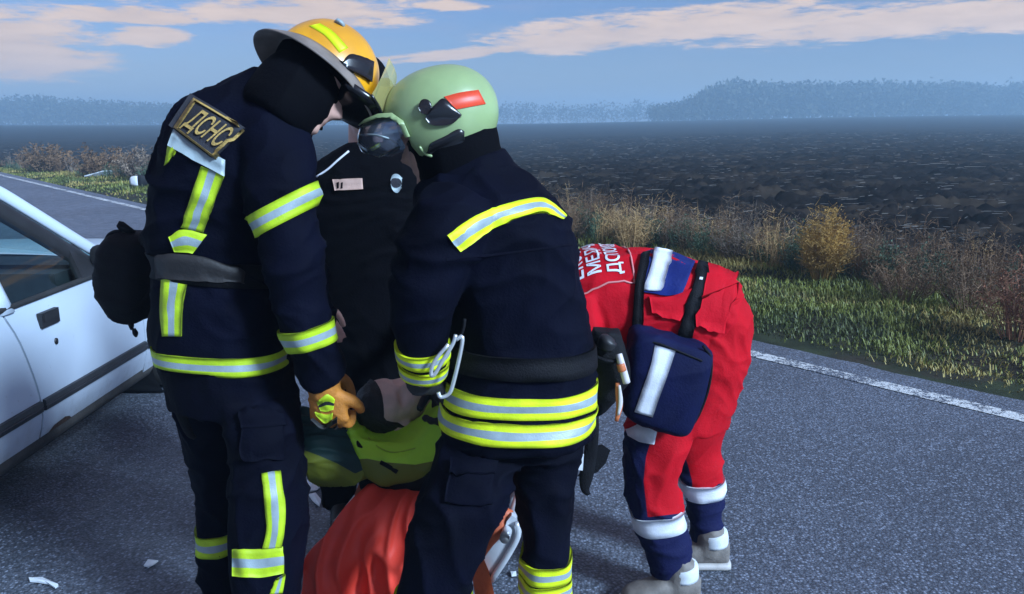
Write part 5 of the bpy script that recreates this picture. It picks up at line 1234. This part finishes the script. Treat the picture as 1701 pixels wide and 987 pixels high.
mesh_obj('black_pad', fuse(under, .009, 2), m_web, st)  # black filler for the shadow in the gap below the cushion

# ================================================================== PATIENT lying on the stretcher, head towards the camera
hp = at(652, 672, 2.34)
F5, L5, U5 = frame(V((.30, -.50, .80)), V((-.78, -.45, .02)))
body_d = SD
q0 = V((hp.x+.03, hp.y, 0))
def bp(t, a, z): return q0+SD*t+SS*a+V((0, 0, z))
p = empty('person', V((q0.x, q0.y+.8, 0)), 'patient with dark hair lying on the stretcher between the rescuers', 'person')
tb_ = [skin_rings([ell(bp(t, 0, z), SS*w, V((0, 0, h)), 24, 2.4) for t, z, w, h in ((.10, .53, .05, .05), (.16, .52, .10, .06), (.22, .51, .19, .085), (.40, .50, .19, .10), (.60, .49, .16, .09), (.75, .485, .17, .085), (.85, .48, .17, .08), (.90, .48, .12, .06))])]
for s in (1, -1):
    tb_.append(tube([(bp(.82, s*.09, .48), .08), (bp(1.2, s*.10, .47), .058), (bp(1.55, s*.09, .455), .04), (bp(1.62, s*.09, .47), .035), (bp(1.64, s*.10, .56), .03)], n=14))
    tb_.append(tube([(bp(.22, s*.18, .52), .055), (bp(.45, s*.235, .47), .043), (bp(.62, s*.20, .52), .036), (bp(.68, s*.12, .585), .028)], n=14))
    tb_ += hand_shape(bp(.70, s*.10, .60), V((SD.x-s*SS.x*.9, SD.y-s*SS.y*.9, 0)), V((0, 0, -1)), .9, (15, 20, 15), s)
body = fuse(head_shape(hp, F5, L5, U5)+[tube([(hp-U5*.08-F5*.01, .052), (bp(.16, 0, .53), .055)])]+tb_, .006, 1)
b = mesh_obj('body', body, mat('patient_skin', (0.74, 0.50, 0.42), 0.55, 0.12, 25, 0.1, 120), p); hair_cap(p, hp, F5, L5, U5, m_hair, 1.02, .06, -.05)
m_top = mat('patient_jumper', (0.012, 0.014, 0.03), 0.85, 0.3, 10, 0.2, 100)
mesh_obj('jumper', fuse([skin_rings([ell(bp(t, 0, z), SS*w, V((0, 0, h)), 24, 2.4) for t, z, w, h in ((.15, .52, .085, .07), (.22, .51, .20, .095), (.40, .50, .205, .11), (.60, .49, .175, .10), (.80, .485, .185, .095))])]+[tube([(bp(.22, s*.18, .52), .065), (bp(.45, s*.235, .47), .052), (bp(.62, s*.20, .52), .044)], n=14) for s in (1, -1)], .009, 3, .006), m_top, p)
rows = [[bp(t, a, .50+.085*(1-(a/.24)**2)+(.05 if t > 1.45 else 0)*(1-abs(a)/.26)+.010*noise.noise(V((t*6, a*9, 2)))-.10*max(0, abs(a)-.2)/.06) for a in np.linspace(-.26, .26, 25)] for t in np.linspace(.72, 1.74, 36)]
v = [q for r in rows for q in r]; n = 25; f = [(i*n+j, i*n+j+1, i*n+n+j+1, i*n+n+j) for i in range(35) for j in range(24)]
tag(mesh_obj('blanket', modded(v, f, [('SOLIDIFY', dict(thickness=.008))]), mat('grey_blanket', (0.10, 0.10, 0.11), 0.9, 0.2, 10, 0.4, 80)), 'grey blanket over the legs of the patient', 'blanket')

# ================================================================== LITTER
m_wplast = mat('white_fragment', (0.62, 0.66, 0.70), 0.5, 0.1, 12, 0.1, 60)
def shard(name, label, pts, h, m=m_wplast, z0=.006, cat='debris'):
    a = [gnd(x, y, z0) for x, y in pts]; c = sum(a, V((0, 0, 0)))/len(a); n = len(a)
    top = [q+V((0, 0, .003+h*abs(noise.noise(q*40)))) for q in a]; top.append(c+V((0, 0, h)))
    f = [(i, (i+1) % n, n+(i+1) % n, n+i) for i in range(n)]+[(n+i, n+(i+1) % n, 2*n) for i in range(n)]+[tuple(range(n-1, -1, -1))]
    return tag(mk(name, a+top, f, m, smooth=False), label, cat, 'litter on the road')
shard('plastic_fragment', 'small white fragment on the asphalt below the car, nearer the yellow helmeted firefighter', [(239, 941), (246, 931), (263, 933), (255, 939), (247, 943)], .012)
shard('plastic_fragment', 'curled pale strip on the asphalt at the bottom left corner', [(48, 962), (70, 961), (86, 968), (97, 974), (92, 978), (80, 971), (62, 968), (50, 967)], .012)
shard('paper_scrap', 'white paper scrap on the asphalt between left firefighter leg and red cover', [(510, 800), (520, 796), (537, 806), (526, 815), (512, 818)], .02, cat='paper')
shard('paper_scrap', 'torn greyish paper scrap just below the white one beside the red cover', [(513, 824), (524, 820), (534, 832), (531, 842), (520, 834)], .015, cat='paper')
shard('plastic_fragment', 'tiny white chip on the asphalt between the legs of the pale helmeted firefighter', [(848, 952), (857, 950), (858, 957), (850, 958)], .008)
def vpt(px, py, h=0.0):
    g_ = gnd(px, py); t, n = tn(g_.x, g_.y); z = vz(t, min(max(n, 4.9), 7.9)); return gnd(px, py, z)+V((0, 0, h))
a = vpt(140, 293); k = [(0, 0), (.6, .05), (1.05, .25), (.5, .22)]
v = [a+V((x, y*.8, .02+.16*(i in (1, 2)))) for i, (x, y) in enumerate(k)]
tag(mk('panel_fragment', v+[q-V((0, 0, .03)) for q in v], [(0, 1, 2, 3), (7, 6, 5, 4), (0, 4, 5, 1), (1, 5, 6, 2), (2, 6, 7, 3), (3, 7, 4, 0)], m_wplast, smooth=False), 'flat white panel fragment on the far verge above the car', 'debris')
a = vpt(218, 309)
pc = tag(mk('broken_marker', *skin_rings([ell(a+V((x, 0, .12)), V((0, .05, 0))*k, V((0, 0, .13))*k, 12, 3) for x, k in ((-.02, .5), (.03, .9), (.12, 1), (.2, 1))]), m_wplast), 'white and black broken marker post lying on the far verge beside the left firefighter', 'debris')
mk('black_end', *skin_rings([ell(a+V((x, 0, .12)), V((0, .055, 0))*k, V((0, 0, .15))*k, 12, 3) for x, k in ((.2, 1), (.3, 1.05), (.42, .6), (.8, .2))]), m_black, pc)
# ------------------------------------------------------------------ haze
hm = bpy.data.materials.new('haze'); hm.use_nodes = True; nt = hm.node_tree; nt.nodes.clear()
pv = nt.nodes.new('ShaderNodeVolumePrincipled'); pv.inputs['Color'].default_value = (0.55, 0.80, 1.0, 1); pv.inputs['Density'].default_value = HAZE_D = 0.0028
pv.inputs['Anisotropy'].default_value = 0.2
o = nt.nodes.new('ShaderNodeOutputMaterial'); nt.links.new(pv.outputs[0], o.inputs['Volume'])
v, f = box((0, 200, 8.7), (1400, 900, 21.4)); hz = mk('haze', v, f, hm, smooth=False)
tag(hz, 'thin blue evening haze over the fields', 'haze', kind='stuff')
